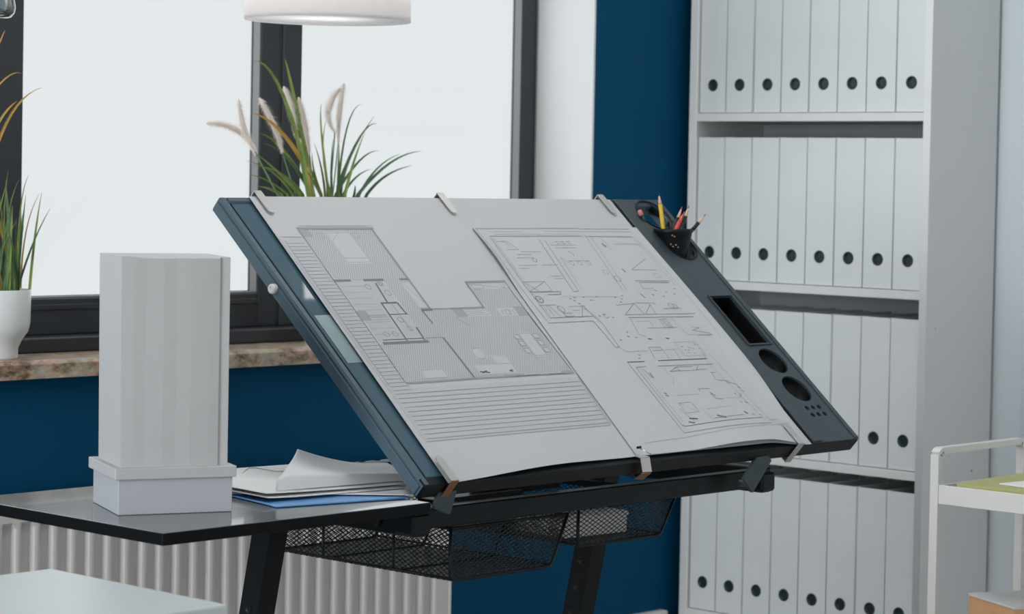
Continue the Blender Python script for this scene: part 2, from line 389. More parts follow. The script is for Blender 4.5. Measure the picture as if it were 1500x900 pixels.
rown = ['lowest binder row', 'second binder row from the bottom', 'binder row beside the pencil tray', 'top binder row']
proto = make_binder(); k = 0
for ri in range(4):
    for j in range(8):
        y = 3.5035 - j * pitch + random.uniform(-.0003, .0003)
        loc = (BX0 + .008 + random.uniform(-.001, .002), y, ZS[ri] + .0006)
        lab = 'white binder, %s from left in the %s' % (ordn[j], rown[ri])
        if ri == 3 and j == 7: lab = 'white ring binder at the right end of the top binder row'
        if k == 0: proto.location = loc; proto['label'] = lab
        else: copy_thing(proto, loc, lab)
        k += 1
# binder covers were built round the origin: parts need no parent inverse
# ------------------------------------------------------------------ drafting desk
A = math.radians(41)
O = Vector((2.4507, 2.485, E - .4377)); U = Vector((1, 0, 0)); V = Vector((0, math.cos(A), math.sin(A))); N = Vector((0, -math.sin(A), math.cos(A)))
BWd, BHt, BT = 1.036, .607, .026
def bp(u, v, h=0): return O + U * u + V * v + N * h
desk = thing('drafting_desk', (2.85, 2.85, 0), 'black steel drafting desk with tilted board and side shelf by the window', 'desk')
RB = Matrix((U, V, N)).transposed()
def bbox(b, u0, u1, v0, v1, h0, h1, bevel=0, mi=0):
    c = bp((u0 + u1) / 2, (v0 + v1) / 2, (h0 + h1) / 2)
    h = Vector(((u1 - u0) / 2, (v1 - v0) / 2, (h1 - h0) / 2))
    b.box(c - h, c + h, bevel, 1, RB, mi); return b
b = MB()
bbox(b, 0, .014, 0, BHt, -BT, 0, .003); bbox(b, BWd - .016, BWd, 0, BHt, -BT, 0, .003)
bbox(b, .013, BWd - .015, BHt - .014, BHt, -BT, 0, .003)
bbox(b, .014, .905, .013, BHt - .013, -BT + .002, -.010)                 # backing sheet under the glass
bf = b.build('board_frame', 'board', desk)
b = MB(); bbox(b, .0005, BWd - .0005, 0, .0165, -BT - .001, -.0002, .002); b.build('bottom_rail', 'steel', desk)  # black instead of slate: shade of the downward-facing lip put into its colour
b = MB(); bbox(b, .0215, .056, .245, .345, -.0012, -.0004); b.build('pale_inset', 'inset', desk)
b = MB(); bbox(b, .0165, .904, .0168, BHt - .0155, -.009, -.0012, .001); b.build('glass_top', 'glass_top', desk)
# side rail groove on the left edge and its white knob
b = MB(); bbox(b, -.0035, .0005, .006, BHt - .006, -BT + .003, -.006, .001); b.build('edge_strip', 'board', desk)
b = MB(); b.lathe([(.0075, 0), (.0075, .007), (.006, .009), (.0025, .009), (.002, .006)], bp(-.003, .415, -.012), 20, (-1, 0, 0)); b.build('knob', 'knob', desk)
# accessory tray with its real openings
T0, T1 = .906, 1.0345
sq = lambda u0, u1, v0, v1: [(u0, v0), (u1, v0), (u1, v1), (u0, v1)]
holes = [sq(.950, 1.010, .233, .352), circle(.980, .192, .0300), circle(.980, .124, .0300), circle(.985, .485, .0365), circle(.985, .5635, .0365)]
for i in range(3):
    for j in range(2): holes.append(circle(.965 + i * .017, .079 - j * .0165 , .0050, 16))
pl = plate(sq(T0, T1, .0015, BHt - .0015), holes, .004, lambda x, y, z: bp(x, y, .0000 + z)); tray = pl.build('accessory_tray', 'tray', desk)
b = MB()
bbox(b, .9065, .933, .003, BHt - .003, .002, .0046, .001)                # raised lip next to the paper
bbox(b, 1.024, 1.0345, .003, BHt - .003, .002, .0036, .001); b.build('tray_lip', 'tray', tray)
b = MB()
for (u0, u1, v0, v1) in ((.950, 1.010, .233, .352),):
    e = .003
    bbox(b, u0 - e, u0, v0 - e, v1 + e, .001, .0045); bbox(b, u1, u1 + e, v0 - e, v1 + e, .001, .0045); bbox(b, u0, u1, v0 - e, v0, .001, .0045); bbox(b, u0, u1, v1, v1 + e, .001, .0045)
b.build('well_rim', 'tray', tray)
b = MB(); d = -.028
bbox(b, .949, 1.011, .232, .353, d - .002, d)
for a in ((.948, .950, .232, .353), (1.010, 1.012, .232, .353), (.950, 1.010, .231, .233), (.950, 1.010, .352, .354)): bbox(b, *a, d, -.002)
b.build('pen_well', 'black', tray)
for v in (.192, .124):
    b = MB(); b.lathe([(.0001, d), (.0302, d), (.0302, -.002)], bp(.980, v), 32, N, caps=False); b.build('cup_well', 'black', tray)
b = MB()
for i in range(3):
    for j in range(2): b.lathe([(.0001, -.02), (.0052, -.02), (.0052, -.002)], bp(.965 + i * .017, .079 - j * .0165), 12, N, caps=False)
b.build('pen_hole_sleeves', 'black', tray)
for v in (.485, .5635):                                                  # turned collars of the two open cup rings
    b = MB(); b.lathe([(.0367, -.014), (.0367, .0035), (.0385, .0042), (.0395, .0022), (.0385, -.014), (.0367, -.014)], bp(.985, v), 36, N, caps=False); b.build('cup_ring', 'steel', tray)

# steel frame under the board
FX0, FX1, FYf, FYb = 2.472, 3.300, 2.548, 2.940; RT = E - .479; RH = .030
b = MB(); b.box((FX0, FYf - .012, RT - RH), (FX1, FYf + .012, RT), .002); b.build('front_rail', 'steel', desk)
b = MB(); b.box((FX0, FYb - .012, RT - RH), (FX1, FYb + .012, RT + .010), .002); b.build('rear_rail', 'steel', desk)
for xx in (FX0, FX1 - .024):
    b = MB(); b.box((xx, FYf - .02, RT - RH - .008), (xx + .024, FYb + .012, RT + .003), .002); b.build('side_rail', 'steel', desk)
b = MB(); b.box((FX0 + .02, 2.800, RT + .004), (FX1 - .02, 2.862, RT + .012), .002); b.build('aluminium_strip', 'alu', desk)
b = MB(); b.box((FX0 + .02, 2.735, RT - .006), (FX1 - .02, 2.79, RT + .006), .002); b.build('middle_rail', 'steel', desk)
for sx0, sx1 in ((FX1 - .03, FX1 + .006), (FX0 - .006, FX0 + .03)): MB().box((sx0, FYf - .026, RT - .036), (sx1, FYf + .016, RT - .004), .004).build('corner_socket', 'steel', desk)
for p0, p1 in (((3.247, 2.499, E - .447), (3.199, 2.499, E - .496)), ((2.510, 2.499, E - .445), (2.498, 2.499, E - .478))):   # hinge arms from the frame up to the board
    b = MB(); b.bar(p0, p1, .034, .006, (1, 0, 0)); b.lathe([(.0055, -.005), (.0055, .016)], Vector(p1) + Vector((.006, .004, .002)), 16, (0, 1, 0)); b.build('hinge_arm', 'tray', desk)
for xx in (2.86, 3.12):                                        # tilt struts
    b = MB(); b.bar((xx, 2.90, RT - .01), bp(xx - O.x, .42, -BT), .018, .004, (0, .6, .6)); b.build('tilt_strut', 'steel', desk)
b = MB(); b.bar(bp(.36, .42, -BT - .008), bp(.74, .42, -BT - .008), .02, .015, (0, .7, .7)); b.build('board_crossbar', 'steel', desk)
b = MB(); b.lathe([(.007, 0), (.007, .004), (.003, .005)], (FX0 - .001, 2.60, RT - .022), 14, (-1, 0, 0)); b.build('screw', 'steel', desk)
# perforated channel behind the front rail, seen as short blue slots
b = MB(); b.box((2.66, 2.60, RT - .004), (2.86, 2.604, RT + .028), .001); b.box((2.55, 2.565, RT), (2.74, 2.60, RT + .006), .001); b.build('tool_channel', 'steel', desk)
# legs: one sloping post each side, foot and cross bars
for xx in (2.502, 3.262):
    top = Vector((xx, 2.862, RT - .03)); bot = Vector((xx, 2.862 + .215 * (top.z - .04), .04))
    b = MB(); b.bar(top, bot, .036, .040, (1, 0, 0)); lg = b.build('leg', 'steel', desk)
    dd = (bot - top).normalized(); nn = Vector((-1, 0, 0))
    for k in range(7):
        p = top + dd * (.165 + k * .049)
        MB().lathe([(.0065, 0), (.0065, .0012), (.005, .0015), (.0045, .0005), (.0001, .0005)], p + Vector((-.018, 0, 0)), 14, nn).build('height_hole', 'black', lg)
    b = MB(); b.box((xx - .02, 2.55, 0.0), (xx + .02, 3.25, .04), .004); b.build('foot', 'steel', desk)
b = MB(); b.box((2.50, 3.02, .04), (3.264, 3.05, .08), .002); b.build('lower_crossbar', 'steel', desk)
# flat side shelf
TZ = E - .462; TX0, TX1, TY0, TY1 = 1.989, 2.4675, 2.488, 2.925
b = MB(); b.box((TX0, TY0, TZ - .0165), (TX1, TY1, TZ), .0018, 2)
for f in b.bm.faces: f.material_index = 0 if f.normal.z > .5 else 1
st = b.build('side_shelf', ['tabletop', 'tableedge'], desk)
b = MB()
for yy in (2.60, 2.86): b.box((2.10, yy - .009, TZ - .034), (2.474, yy + .009, TZ - .0165), .001)
b.build('shelf_support', 'steel', desk)

# wire mesh baskets under the frame
def mesh_panel(b, p00, p10, p11, p01, du=.0062, dv=.0034, w=.0006):
    """expanded metal: zigzag strands between two rails of a quad"""
    p00, p10, p11, p01 = map(Vector, (p00, p10, p11, p01))
    Lu = (p10 - p00).length; Lv = (p01 - p00).length; nu = max(2, int(Lu / du)); nv = max(2, int(Lv / dv))
    n = (p10 - p00).cross(p01 - p00).normalized() * w
    def P(s, t): return (p00 * (1 - s) + p10 * s) * (1 - t) + (p01 * (1 - s) + p11 * s) * t
    def seg(a, c):
        d = (c - a).normalized(); sd = d.cross(n).normalized() * w
        q = [b.bm.verts.new(x) for x in (a - sd - n * .5, a + sd - n * .5, a + sd + n * .5, a - sd + n * .5, c - sd - n * .5, c + sd - n * .5, c + sd + n * .5, c - sd + n * .5)]
        for f in ((0, 1, 5, 4), (1, 2, 6, 5), (2, 3, 7, 6), (3, 0, 4, 7)): b.bm.faces.new([q[i] for i in f])
    for j in range(nv):
        for i in range(nu):
            if (i + j) % 2 == 0: seg(P(i / nu, j / nv), P((i + 1) / nu, (j + 1) / nv))
            else: seg(P((i + 1) / nu, j / nv), P(i / nu, (j + 1) / nv))
def basket(x0, x1, xt, y0, y1, zb, zt, lab, ribs):
    t = thing('mesh_drawer', ((x0 + x1) / 2, (y0 + y1) / 2, zb), lab, 'drawer', 'black wire mesh drawers under the desk')
    b = MB(); mesh_panel(b, (x0, y0, zb), (x0, y1, zb), (x0, y1, zt), (x0, y0, zt)); b.build('mesh_side', 'mesh', t)
    b = MB(); mesh_panel(b, (x1, y0, zb), (x1, y1, zb), (xt, y1, zt), (xt, y0, zt)); b.build('mesh_side', 'mesh', t)
    b = MB(); mesh_panel(b, (x0, y0, zb), (x1, y0, zb), (xt, y0, zt), (x0, y0, zt)); b.build('mesh_front', 'mesh', t)
    b = MB(); mesh_panel(b, (x0, y1, zb), (x1, y1, zb), (xt, y1, zt), (x0, y1, zt)); b.build('mesh_back', 'mesh', t)
    b = MB(); mesh_panel(b, (x0, y0, zb), (x1, y0, zb), (x1, y1, zb), (x0, y1, zb)); b.build('mesh_bottom', 'mesh', t)
    def loop(y, r):
        c = .008
        return MB().tube([(x0, y, zt), (x0, y, zb + c), (x0 + c * .3, y, zb + c * .3), (x0 + c, y, zb), (x1 - c, y, zb), (x1 - c * .2, y, zb + c * .2), (x1 + (xt - x1) * .12, y, zb + c), (xt, y, zt)], r, 6)
    b = MB(); 
    for y in (y0, y1):
        for seg in (loop(y, .0028),):
            me = bpy.data.meshes.new('t'); seg.bm.to_mesh(me); seg.bm.free(); b.bm.from_mesh(me); bpy.data.meshes.remove(me)
    b.tube([(x0, y0, zt), (x0, y1, zt), (xt, y1, zt), (xt, y0, zt), (x0, y0, zt)], .0028, 6)
    b.tube([(x0, y0, zb + .003), (x0, y1, zb + .003)], .0018, 6); b.tube([(x1, y0, zb + .003), (x1, y1, zb + .003)], .0018, 6)
    b.build('rim_wire', 'mesh', t)
    for y in ribs: loop(y, .0022).build('rib_wire', 'mesh', t)
    for r0 in (x0, xt - .014): MB().box((r0, y0 + .01, zt), (r0 + .012, y1 - .01, RT - RH - .0006)).build('runner', 'steel', t)
    return t
basket(2.580, 2.796, 2.834, 2.560, 2.948, E - .594, E - .517, 'large black mesh drawer hanging under the left of the desk, wall side visible', (2.680, 2.836))
basket(2.905, 3.105, 3.140, 2.602, 2.948, E - .579, E - .520, 'black mesh drawer under the right of the desk holding a white box', (2.78,))
# white box in the right drawer
t = MB(); RZ = Matrix.Rotation(math.radians(-4), 3, 'Z')
t.box((2.945, 2.655, E - .5765), (3.083, 2.775, E - .546), .001, 1, RZ); t.box((2.943, 2.653, E - .549), (3.085, 2.777, E - .542), .001, 1, RZ)
t.build('white_box', 'cardbox', label='low white card box lying in the right mesh drawer', category='box')

# ------------------------------------------------------------------ drawing sheets with printed plans
def sm(a, b, x): x = max(0, min(1, (x - a) / (b - a))); return x * x * (3 - 2 * x)
def h1(u, v):                                                           # lower sheet: lies on the board, belly near the bottom edge
    return .0030 + .003 * sm(.10, 0, v) * math.sin(PI * sm(.05, .45, u))
def h2(u, v):
    curl = .006 * math.exp(-((u - .478) / .02) ** 2) * math.exp(-((v - .46) / .06) ** 2)
    belly = .009 * sm(.14, 0.0, v) * math.sin(PI * max(0, min(1, (u - .60) / .28))) ** 1.2
    edge = .004 * sm(.86, .90, u) * math.sin(PI * max(0, min(1, v / .5)))
    return .0048 + curl + belly + edge 
def bow(u): return .0125 * sm(.04, .34, u) ** .8 * (1 - sm(.79, .89, u))
def sheet(name, L, R, v0, v1, h, mats, strokes, fills, parent=None, nu=70, nv=50, **tags):
    b = MB(); uvl = b.bm.loops.layers.uv.new('UVMap'); cache = []
    def vert(u, v, e): 
        x = b.bm.verts.new(bp(u, v, h(u, v) + e)); cache.append((x, u, v)); return x
    for e in (0, -.0006):
        g = [[None] * (nu + 1) for _ in range(nv + 1)]
        for j in range(nv + 1):
            v = v0 + (v1 - v0) * j / nv
            for i in range(nu + 1):
                u = L(v) + (R(v) - L(v)) * i / nu; vb = v0 + bow(u)
                g[j][i] = vert(u, vb + (v1 - vb) * j / nv, e)
        for j in range(nv):
            for i in range(nu):
                f = b.bm.faces.new([g[j][i], g[j][i + 1], g[j + 1][i + 1], g[j + 1][i]]); f.smooth = True
    for (u0, u1, w0, w1, mi, lay) in fills:                              # printed areas, layered a hair apart
        n = max(1, int((u1 - u0) / .02)); m_ = max(1, int((w1 - w0) / .02)); gg = [[vert(u0 + (u1 - u0) * i / n, w0 + (w1 - w0) * j / m_, .00015 + .00012 * lay) for i in range(n + 1)] for j in range(m_ + 1)]
        for j in range(m_):
            for i in range(n): f = b.bm.faces.new([gg[j][i], gg[j][i + 1], gg[j + 1][i + 1], gg[j + 1][i]]); f.material_index = mi; f.smooth = True
    for st in strokes:
        pts, w, mi = st; w *= .82
        for (a0, a1), (c0, c1) in zip(pts, pts[1:]):
            d = math.hypot(c0 - a0, c1 - a1)
            if d < 1e-6: continue
            n = max(1, int(d / .02)); px, py = -(c1 - a1) / d * w / 2, (c0 - a0) / d * w / 2
            ra = []; rb = []
            for i in range(n + 1):
                u = a0 + (c0 - a0) * i / n; v = a1 + (c1 - a1) * i / n
                ra.append(vert(u + px, v + py, .0006)); rb.append(vert(u - px, v - py, .0006))
            for i in range(n): f = b.bm.faces.new([ra[i], ra[i + 1], rb[i + 1], rb[i]]); f.material_index = mi; f.smooth = True
    b.bm.verts.index_update(); look = {x.index: (u, v) for x, u, v in cache}
    for f in b.bm.faces:
        for l in f.loops: l[uvl].uv = look[l.vert.index]
    me = bpy.data.meshes.new(name); b.bm.to_mesh(me); b.bm.free()
    for m in mats: me.materials.append(M[m])
    return link(name, me, parent, **tags)
PM = ['paper', 'ink', 'inkd', 'inkf', 'wallink', 'wallblue', 'terr', 'terrl', 'furn', 'block', 'hatch']
ink, dk, ft, wa, wb, te, tl, fu, bk, ha = range(1, 11)
st = []; fi = []
def ln(w, m, *p): st.append((list(p), w, m))
def rect(w, m, u0, u1, v0, v1): st.append(([(u0, v0), (u1, v0), (u1, v1), (u0, v1), (u0, v0)], w, m))
def circ(w, m, u, v, r, n=12): st.append(([(u + r * math.cos(2 * PI * k / n), v + r * math.sin(2 * PI * k / n)) for k in range(n + 1)], w, m))
# terrace bands and their board lines
fi += [(.060, .104, .184, .508, te, 0), (.060, .470, .082, .184, te, 0)]
for k in range(42): ln(.0009, tl, (.064, .497 - k * .0077), (.103, .497 - k * .0077))
for k in range(11): ln(.0010, tl, (.064, .174 - k * .0090), (.466 - k * .0009, .174 - k * .0090))
ln(.0012, ink, (.058, .511), (.104, .511)); ln(.0010, ft, (.057, .509), (.057, .082)); ln(.0010, ink, (.064, .503), (.064, .19)); ln(.0016, ft, (.470, .184), (.459, .080)); ln(.0018, ft, (.058, .079), (.459, .079)); ln(.0010, ft, (.470, .100), (.472, .06))
# parquet areas
fi += [(.110, .260, .414, .526, ha, 1), (.207, .260, .344, .414, ha, 1), (.244, .465, .198, .344, ha, 1), (.384, .465, .344, .398, ha, 1), (.104, .243, .199, .276, ha, 1), (.205, .244, .276, .344, ha, 1), (.108, .205, .276, .412, te, 1)]
# walls
ln(.0065, wa, (.106, .530), (.268, .530)); ln(.0060, wa, (.263, .530), (.260, .345)); ln(.0016, ft, (.112, .536), (.270, .536))
ln(.0022, ink, (.108, .526), (.102, .26), (.100, .197)); ln(.0050, wa, (.100, .194), (.246, .195)); ln(.0040, wa, (.246, .195), (.466, .193))
ln(.0055, wa, (.380, .403), (.472, .403)); ln(.0050, wa, (.381, .403), (.379, .346)); ln(.0045, wa, (.304, .345), (.381, .345)); ln(.0025, wa, (.240, .347), (.304, .345)); ln(.0030, ink, (.470, .403), (.467, .265)); ln(.0018, dk, (.4665, .33), (.4665, .20)); ln(.0018, dk, (.335, .194), (.39, .194)); ln(.0015, dk, (.410, .193), (.445, .193))
ln(.0060, wb, (.105, .413), (.139, .413)); ln(.0060, wb, (.165, .413), (.208, .413)); ln(.0055, wb, (.242, .413), (.262, .413)); ln(.0050, wb, (.240, .344), (.264, .344)); ln(.0040, wb, (.241, .344), (.243, .314))
ln(.0045, wb, (.186, .406), (.181, .362)); ln(.0045, wb, (.166, .362), (.201, .362), (.203, .336)); ln(.0040, wb, (.168, .362), (.164, .280)); ln(.0025, wb, (.166, .337), (.205, .337)); ln(.0045, wb, (.203, .308), (.201, .280)); ln(.0065, wb, (.112, .277), (.207, .277)); ln(.0018, dk, (.116, .284), (.200, .284)); ln(.0022, ink, (.205, .284), (.242, .284)); ln(.0048, wb, (.243, .284), (.246, .197)); ln(.0012, ink, (.188, .360), (.188, .300))
# grey columns
fi += [(.106, .128, .511, .530, bk, 2), (.102, .124, .326, .347, bk, 2), (.306, .330, .326, .344, bk, 2), (.443, .467, .323, .345, bk, 2), (.440, .468, .191, .199, bk, 2), (.311, .357, .193, .199, bk, 2)]
# furniture
fi += [(.158, .210, .450, .522, fu, 3), (.330, .382, .326, .340, fu, 3), (.409, .438, .233, .286, fu, 3), (.145, .195, .200, .219, fu, 3), (.262, .345, .200, .223, fu, 3), (.314, .347, .223, .240, fu, 3), (.240, .262, .350, .405, fu, 3), (.404, .444, .325, .342, fu, 3), (.280, .305, .236, .256, fu, 3), (.384, .470, .386, .398, fu, 3)]
rect(.0009, ink, .160, .209, .453, .520); ln(.0009, ink, (.160, .462), (.209, .462)); rect(.0008, ink, .138, .150, .508, .519); rect(.0008, ink, .213, .224, .508, .519); ln(.0009, ft, (.160, .500), (.185, .520))
rect(.0009, ink, .332, .378, .329, .337); ln(.0014, ink, (.338, .333), (.372, .333)); rect(.0010, ink, .411, .437, .235, .284)
for v in (.246, .262, .277): rect(.0009, ink, .396, .408, v - .005, v + .005); rect(.0009, ink, .440, .452, v - .005, v + .005)
for v in (.246, .262, .277): fi += [(.397, .407, v - .004, v + .004, fu, 4), (.441, .451, v - .004, v + .004, fu, 4)]
rect(.0009, ink, .147, .193, .201, .218); rect(.0009, ft, .264, .345, .201, .222); rect(.0009, ft, .316, .346, .222, .238)
for (u, v, r) in ((.195, .404, .0055), (.197, .384, .0060), (.165, .398, .0055), (.182, .325, .0055), (.150, .296, .005), (.132, .296, .005), (.188, .306, .005), (.292, .246, .012), (.425, .333, .006)): circ(.0011, ink, u, v, r)
circ(.0011, dk, .195, .404, .0030)
for dx in (-.016, -.009, .0, .009): ln(.0009, ink, (.425 + dx, .339), (.431 + dx, .327)); ln(.0009, ink, (.431 + dx, .339), (.425 + dx, .327))
ln(.0010, ink, (.384, .398), (.470, .386)); rect(.0010, ink, .388, .412, .388, .397); ln(.0010, ink, (.452, .398), (.458, .386), (.464, .398)); ln(.0014, ink, (.388, .386), (.402, .386))
for p in (((.266, .208), (.286, .205)), ((.270, .205), (.282, .209)), ((.330, .205), (.338, .208)), ((.331, .207), (.337, .204))): ln(.0032, dk, *p)
for k in range(9): ln(.0008, ft, (.108, .400 - k * .013), (.160, .400 - k * .013))
for k in range(3): ln(.0008, ink, (.124, .337 - k * .005), (.162, .337 - k * .005))
ln(.0009, ft, (.270, .32), (.272, .30)); ln(.0020, wa, (.300, .325), (.318, .305)); ln(.0009, ink, (.242, .405), (.262, .35)); 
drawing = sheet('drawing_sheet', lambda v: .0565 - .012 * (1 - v / .6) , lambda v: .898, -.001, .604, h1, PM, st, fi,
                label='large floor plan sheet with striped terrace clipped to the tilted board', category='drawing')
# right-hand plan
st = []; fi = []
PM2 = ['paper2'] + PM[1:]
fi += [(.500, .880, .310, .526, te, 0)] if False else []
for a, c, w, m in (((.494, .5265), (.655, .5265), .0014, ink), ((.655, .5265), (.750, .5265), .0018, ink), ((.752, .525), (.880, .524), .0016, ink), ((.516, .508), (.742, .507), .0020, ink), ((.752, .506), (.872, .504), .0016, ink),
                   ((.520, .519), (.600, .519), .0010, ft), ((.655, .5195), (.880, .517), .0010, ft), ((.530, .5125), (.740, .512), .0009, ft)): ln(w, m, a, c)
ln(.0012, ink, (.495, .525), (.492, .40), (.495, .303)); ln(.0012, ink, (.515, .508), (.507, .400), (.507, .314)); ln(.0010, ft, (.520, .505), (.512, .400), (.512, .32)); ln(.0016, ink, (.495, .303), (.603, .303)); ln(.0018, ink, (.507, .314), (.598, .314))
ln(.0014, ink, (.603, .303), (.606, .241), (.615, .241)); ln(.0014, ink, (.613, .312), (.620, .296), (.615, .241)); ln(.0009, ink, (.615, .241), (.624, .230), (.676, .229))
ln(.0016, ink, (.627, .500), (.611, .372), (.624, .373)); ln(.0012, ink, (.640, .497), (.624, .373)); ln(.0010, ft, (.646, .455), (.634, .378)); ln(.0010, ft, (.646, .455), (.654, .440))
ln(.0010, ink, (.752, .512), (.734, .371)); ln(.0010, ft, (.764, .507), (.745, .371)); ln(.0010, ft, (.785, .51), (.79, .47))
for a in (((.656, .446), (.711, .445)), ((.645, .485), (.707, .484)), ((.650, .478), (.705, .4775)), ((.545, .463), (.580, .463)), ((.540, .455), (.580, .455)), ((.560, .470), (.610, .469)), ((.585, .437), (.625, .437)), ((.530, .437), (.575, .437)), ((.525, .430), (.55, .430)), ((.585, .410), (.612, .410)), ((.590, .404), (.612, .404))): ln(.0010, ink, *a)
ln(.0010, ink, (.520, .495), (.545, .495), (.560, .475), (.530, .475)); ln(.0009, ink, (.535, .50), (.548, .478))
for u in (.662, .682, .704): circ(.0010, ink, u, .440, .0050, 8)
for u in (.662, .675, .690): ln(.0014, ink, (u, .494), (u + .010, .4925)); ln(.0012, ink, (u + .002, .489), (u + .009, .487))
ln(.0012, ink, (.676, .470), (.684, .462), (.680, .456)); circ(.0012, wb, .577, .449, .0045); ln(.0022, dk, (.778, .488), (.782, .479)); ln(.0026, wb, (.7775, .488), (.7815, .478)); ln(.0026, wb, (.776, .424), (.779, .415)); ln(.0022, wb, (.772, .362), (.776, .352)); circ(.0010, ink, .728, .417, .006, 8); circ(.0010, ink, .745, .400, .007, 8)
rect(.0012, ink, .507, .561, .375, .398); ln(.0012, ink, (.561, .398), (.507, .375)); ln(.0012, ink, (.510, .398), (.530, .376)); ln(.0020, ink, (.507, .374), (.579, .3735), (.576, .367), (.545, .367))
circ(.0018, wb, .516, .357, .0075); circ(.0014, dk, .517, .357, .0014, 6); ln(.0012, ink, (.503, .343), (.543, .343)); ln(.0010, ink, (.520, .343), (.520, .316)); ln(.0010, ink, (.525, .343), (.535, .316)); ln(.0010, ink, (.545, .343), (.548, .316)); circ(.0012, ink, .549, .333, .0075)
ln(.0016, ink, (.545, .323), (.568, .323)); ln(.0016, ink, (.545, .316), (.568, .316)); ln(.0010, ink, (.571, .338), (.612, .338)); ln(.0010, ink, (.574, .329), (.590, .329)); ln(.0014, ink, (.585, .314), (.606, .340), (.613, .314), (.585, .314)); ln(.0010, ft, (.600, .340), (.622, .306))
ln(.0010, ft, (.622, .360), (.715, .357)); ln(.0010, ft, (.575, .362), (.622, .360))
for u, v in ((.588, .357), (.594, .352), (.600, .359), (.622, .360), (.634, .352), (.655, .360), (.700, .357), (.712, .352), (.704, .345), (.600, .345), (.625, .315), (.64, .318), (.655, .31), (.66, .275), (.655, .265), (.672, .262), (.63, .258), (.640, .215), (.646, .222), (.72, .36), (.815, .37), (.80, .36), (.825, .355), (.84, .365), (.857, .36), (.868, .372)): ln(.0022, wb, (u, v), (u + .004, v - .002))
ln(.0010, ink, (.640, .352), (.646, .349)); ln(.0012, ink, (.636, .318), (.642, .308), (.650, .312))
ln(.0012, ink, (.801, .422), (.861, .449)); ln(.0012, ink, (.801, .421), (.865, .419)); ln(.0010, ft, (.806, .486), (.878, .485)); ln(.0010, ft, (.861, .449), (.856, .46)); ln(.0018, ink, (.785, .394), (.872, .391)); ln(.0016, ink, (.792, .390), (.870, .387)); ln(.0010, ink, (.794, .390), (.789, .375), (.815, .373), (.818, .378)); rect(.0010, ft, .846, .860, .400, .410)
ln(.0010, ft, (.878, .50), (.884, .44), (.886, .38), (.885, .30), (.884, .25)); ln(.0009, ft, (.870, .50), (.876, .44), (.878, .38))
ln(.0014, ink, (.688, .337), (.736, .340)); ln(.0014, ink, (.692, .314), (.736, .340), (.741, .313), (.692, .314)); ln(.0012, ink, (.743, .313), (.774, .336), (.770, .313)); ln(.0016, ink, (.743, .313), (.871, .310)); ln(.0018, ink, (.694, .307), (.860, .303)); ln(.0012, ink, (.740, .341), (.785, .339), (.790, .336)); ln(.0016, ink, (.800, .325), (.845, .324)); circ(.0012, ink, .825, .331, .006); circ(.0011, ink, .835, .330, .005)
ln(.0010, ink, (.697, .305), (.687, .267), (.70, .262)); ln(.0010, ink, (.720, .281), (.797, .279)); rect(.0010, ink, .765, .785, .280, .300); ln(.0012, ink, (.768, .300), (.783, .281)); ln(.0012, ink, (.775, .300), (.785, .288)); ln(.0012, ink, (.768, .292), (.778, .281)); ln(.0010, ft, (.705, .297), (.74, .297), (.737, .283)); ln(.0012, ink, (.835, .278), (.852, .276), (.829, .271)); ln(.0012, ink, (.829, .271), (.868, .262)); ln(.0016, ink, (.832, .259), (.871, .258)); ln(.0010, ft, (.80, .302), (.806, .262), (.83, .26))
ln(.0012, ink, (.685, .237), (.713, .236), (.713, .229), (.690, .229)); ln(.0012, ink, (.685, .237), (.678, .211)); ln(.0010, ft, (.713, .229), (.752, .229)); ln(.0010, ink, (.715, .229), (.712, .208)); ln(.0010, ink, (.742, .229), (.740, .207)); ln(.0020, dk, (.682, .206), (.807, .204)); rect(.0009, ft, .758, .812, .212, .245); ln(.0010, ink, (.808, .222), (.805, .204))
for k in range(14):
    u = .764 + .044 * random.random(); v = .214 + .028 * random.random(); ln(.0012, ink, (u, v), (u + .005, v - .002 + .004 * random.random()))
ln(.0030, dk, (.745, .2555), (.753, .2545)); ln(.0030, dk, (.700, .2565), (.709, .255)); 
ln(.0022, dk, (.606, .207), (.648, .206)); ln(.0014, ink, (.606, .207), (.607, .047), (.833, .049)); ln(.0012, ink, (.616, .194), (.616, .060)); ln(.0018, ink, (.616, .194), (.643, .195)); ln(.0012, dk, (.618, .064), (.619, .060), (.821, .062)); ln(.0010, ft, (.624, .190), (.624, .070)); ln(.0014, ink, (.630, .19), (.634, .17)); 
ln(.0018, ink, (.672, .194), (.811, .191)); ln(.0012, ink, (.690, .180), (.712, .189), (.716, .181), (.690, .180)); ln(.0010, ink, (.700, .181), (.763, .179)); ln(.0012, ink, (.712, .190), (.755, .188)); ln(.0012, ink, (.757, .180), (.770, .189)); ln(.0014, ink, (.757, .181), (.785, .180))
ln(.0009, ft, (.680, .19), (.684, .165), (.672, .15)); ln(.0010, ft, (.823, .217), (.829, .159), (.828, .113), (.838, .05)); ln(.0009, ft, (.80, .20), (.815, .12), (.820, .07))
for a in (((.786, .172), (.800, .171)), ((.787, .155), (.815, .15)), ((.724, .138), (.753, .137)), ((.725, .137), (.724, .132)), ((.744, .125), (.747, .113), (.765, .111)), ((.790, .172), (.786, .156)), ((.81, .148), (.828, .142))): ln(.0012, wb, *a)
ln(.0024, wb, (.745, .128), (.752, .120)); ln(.0009, ft, (.770, .112), (.810, .111)); ln(.0009, ft, (.701, .091), (.771, .094)); ln(.0009, ft, (.715, .127), (.66, .127))
for v in (.180, .176, .172, .135, .130): ln(.0028, wb, (.634 + (v - .13) * .06, v), (.640, v - .003))
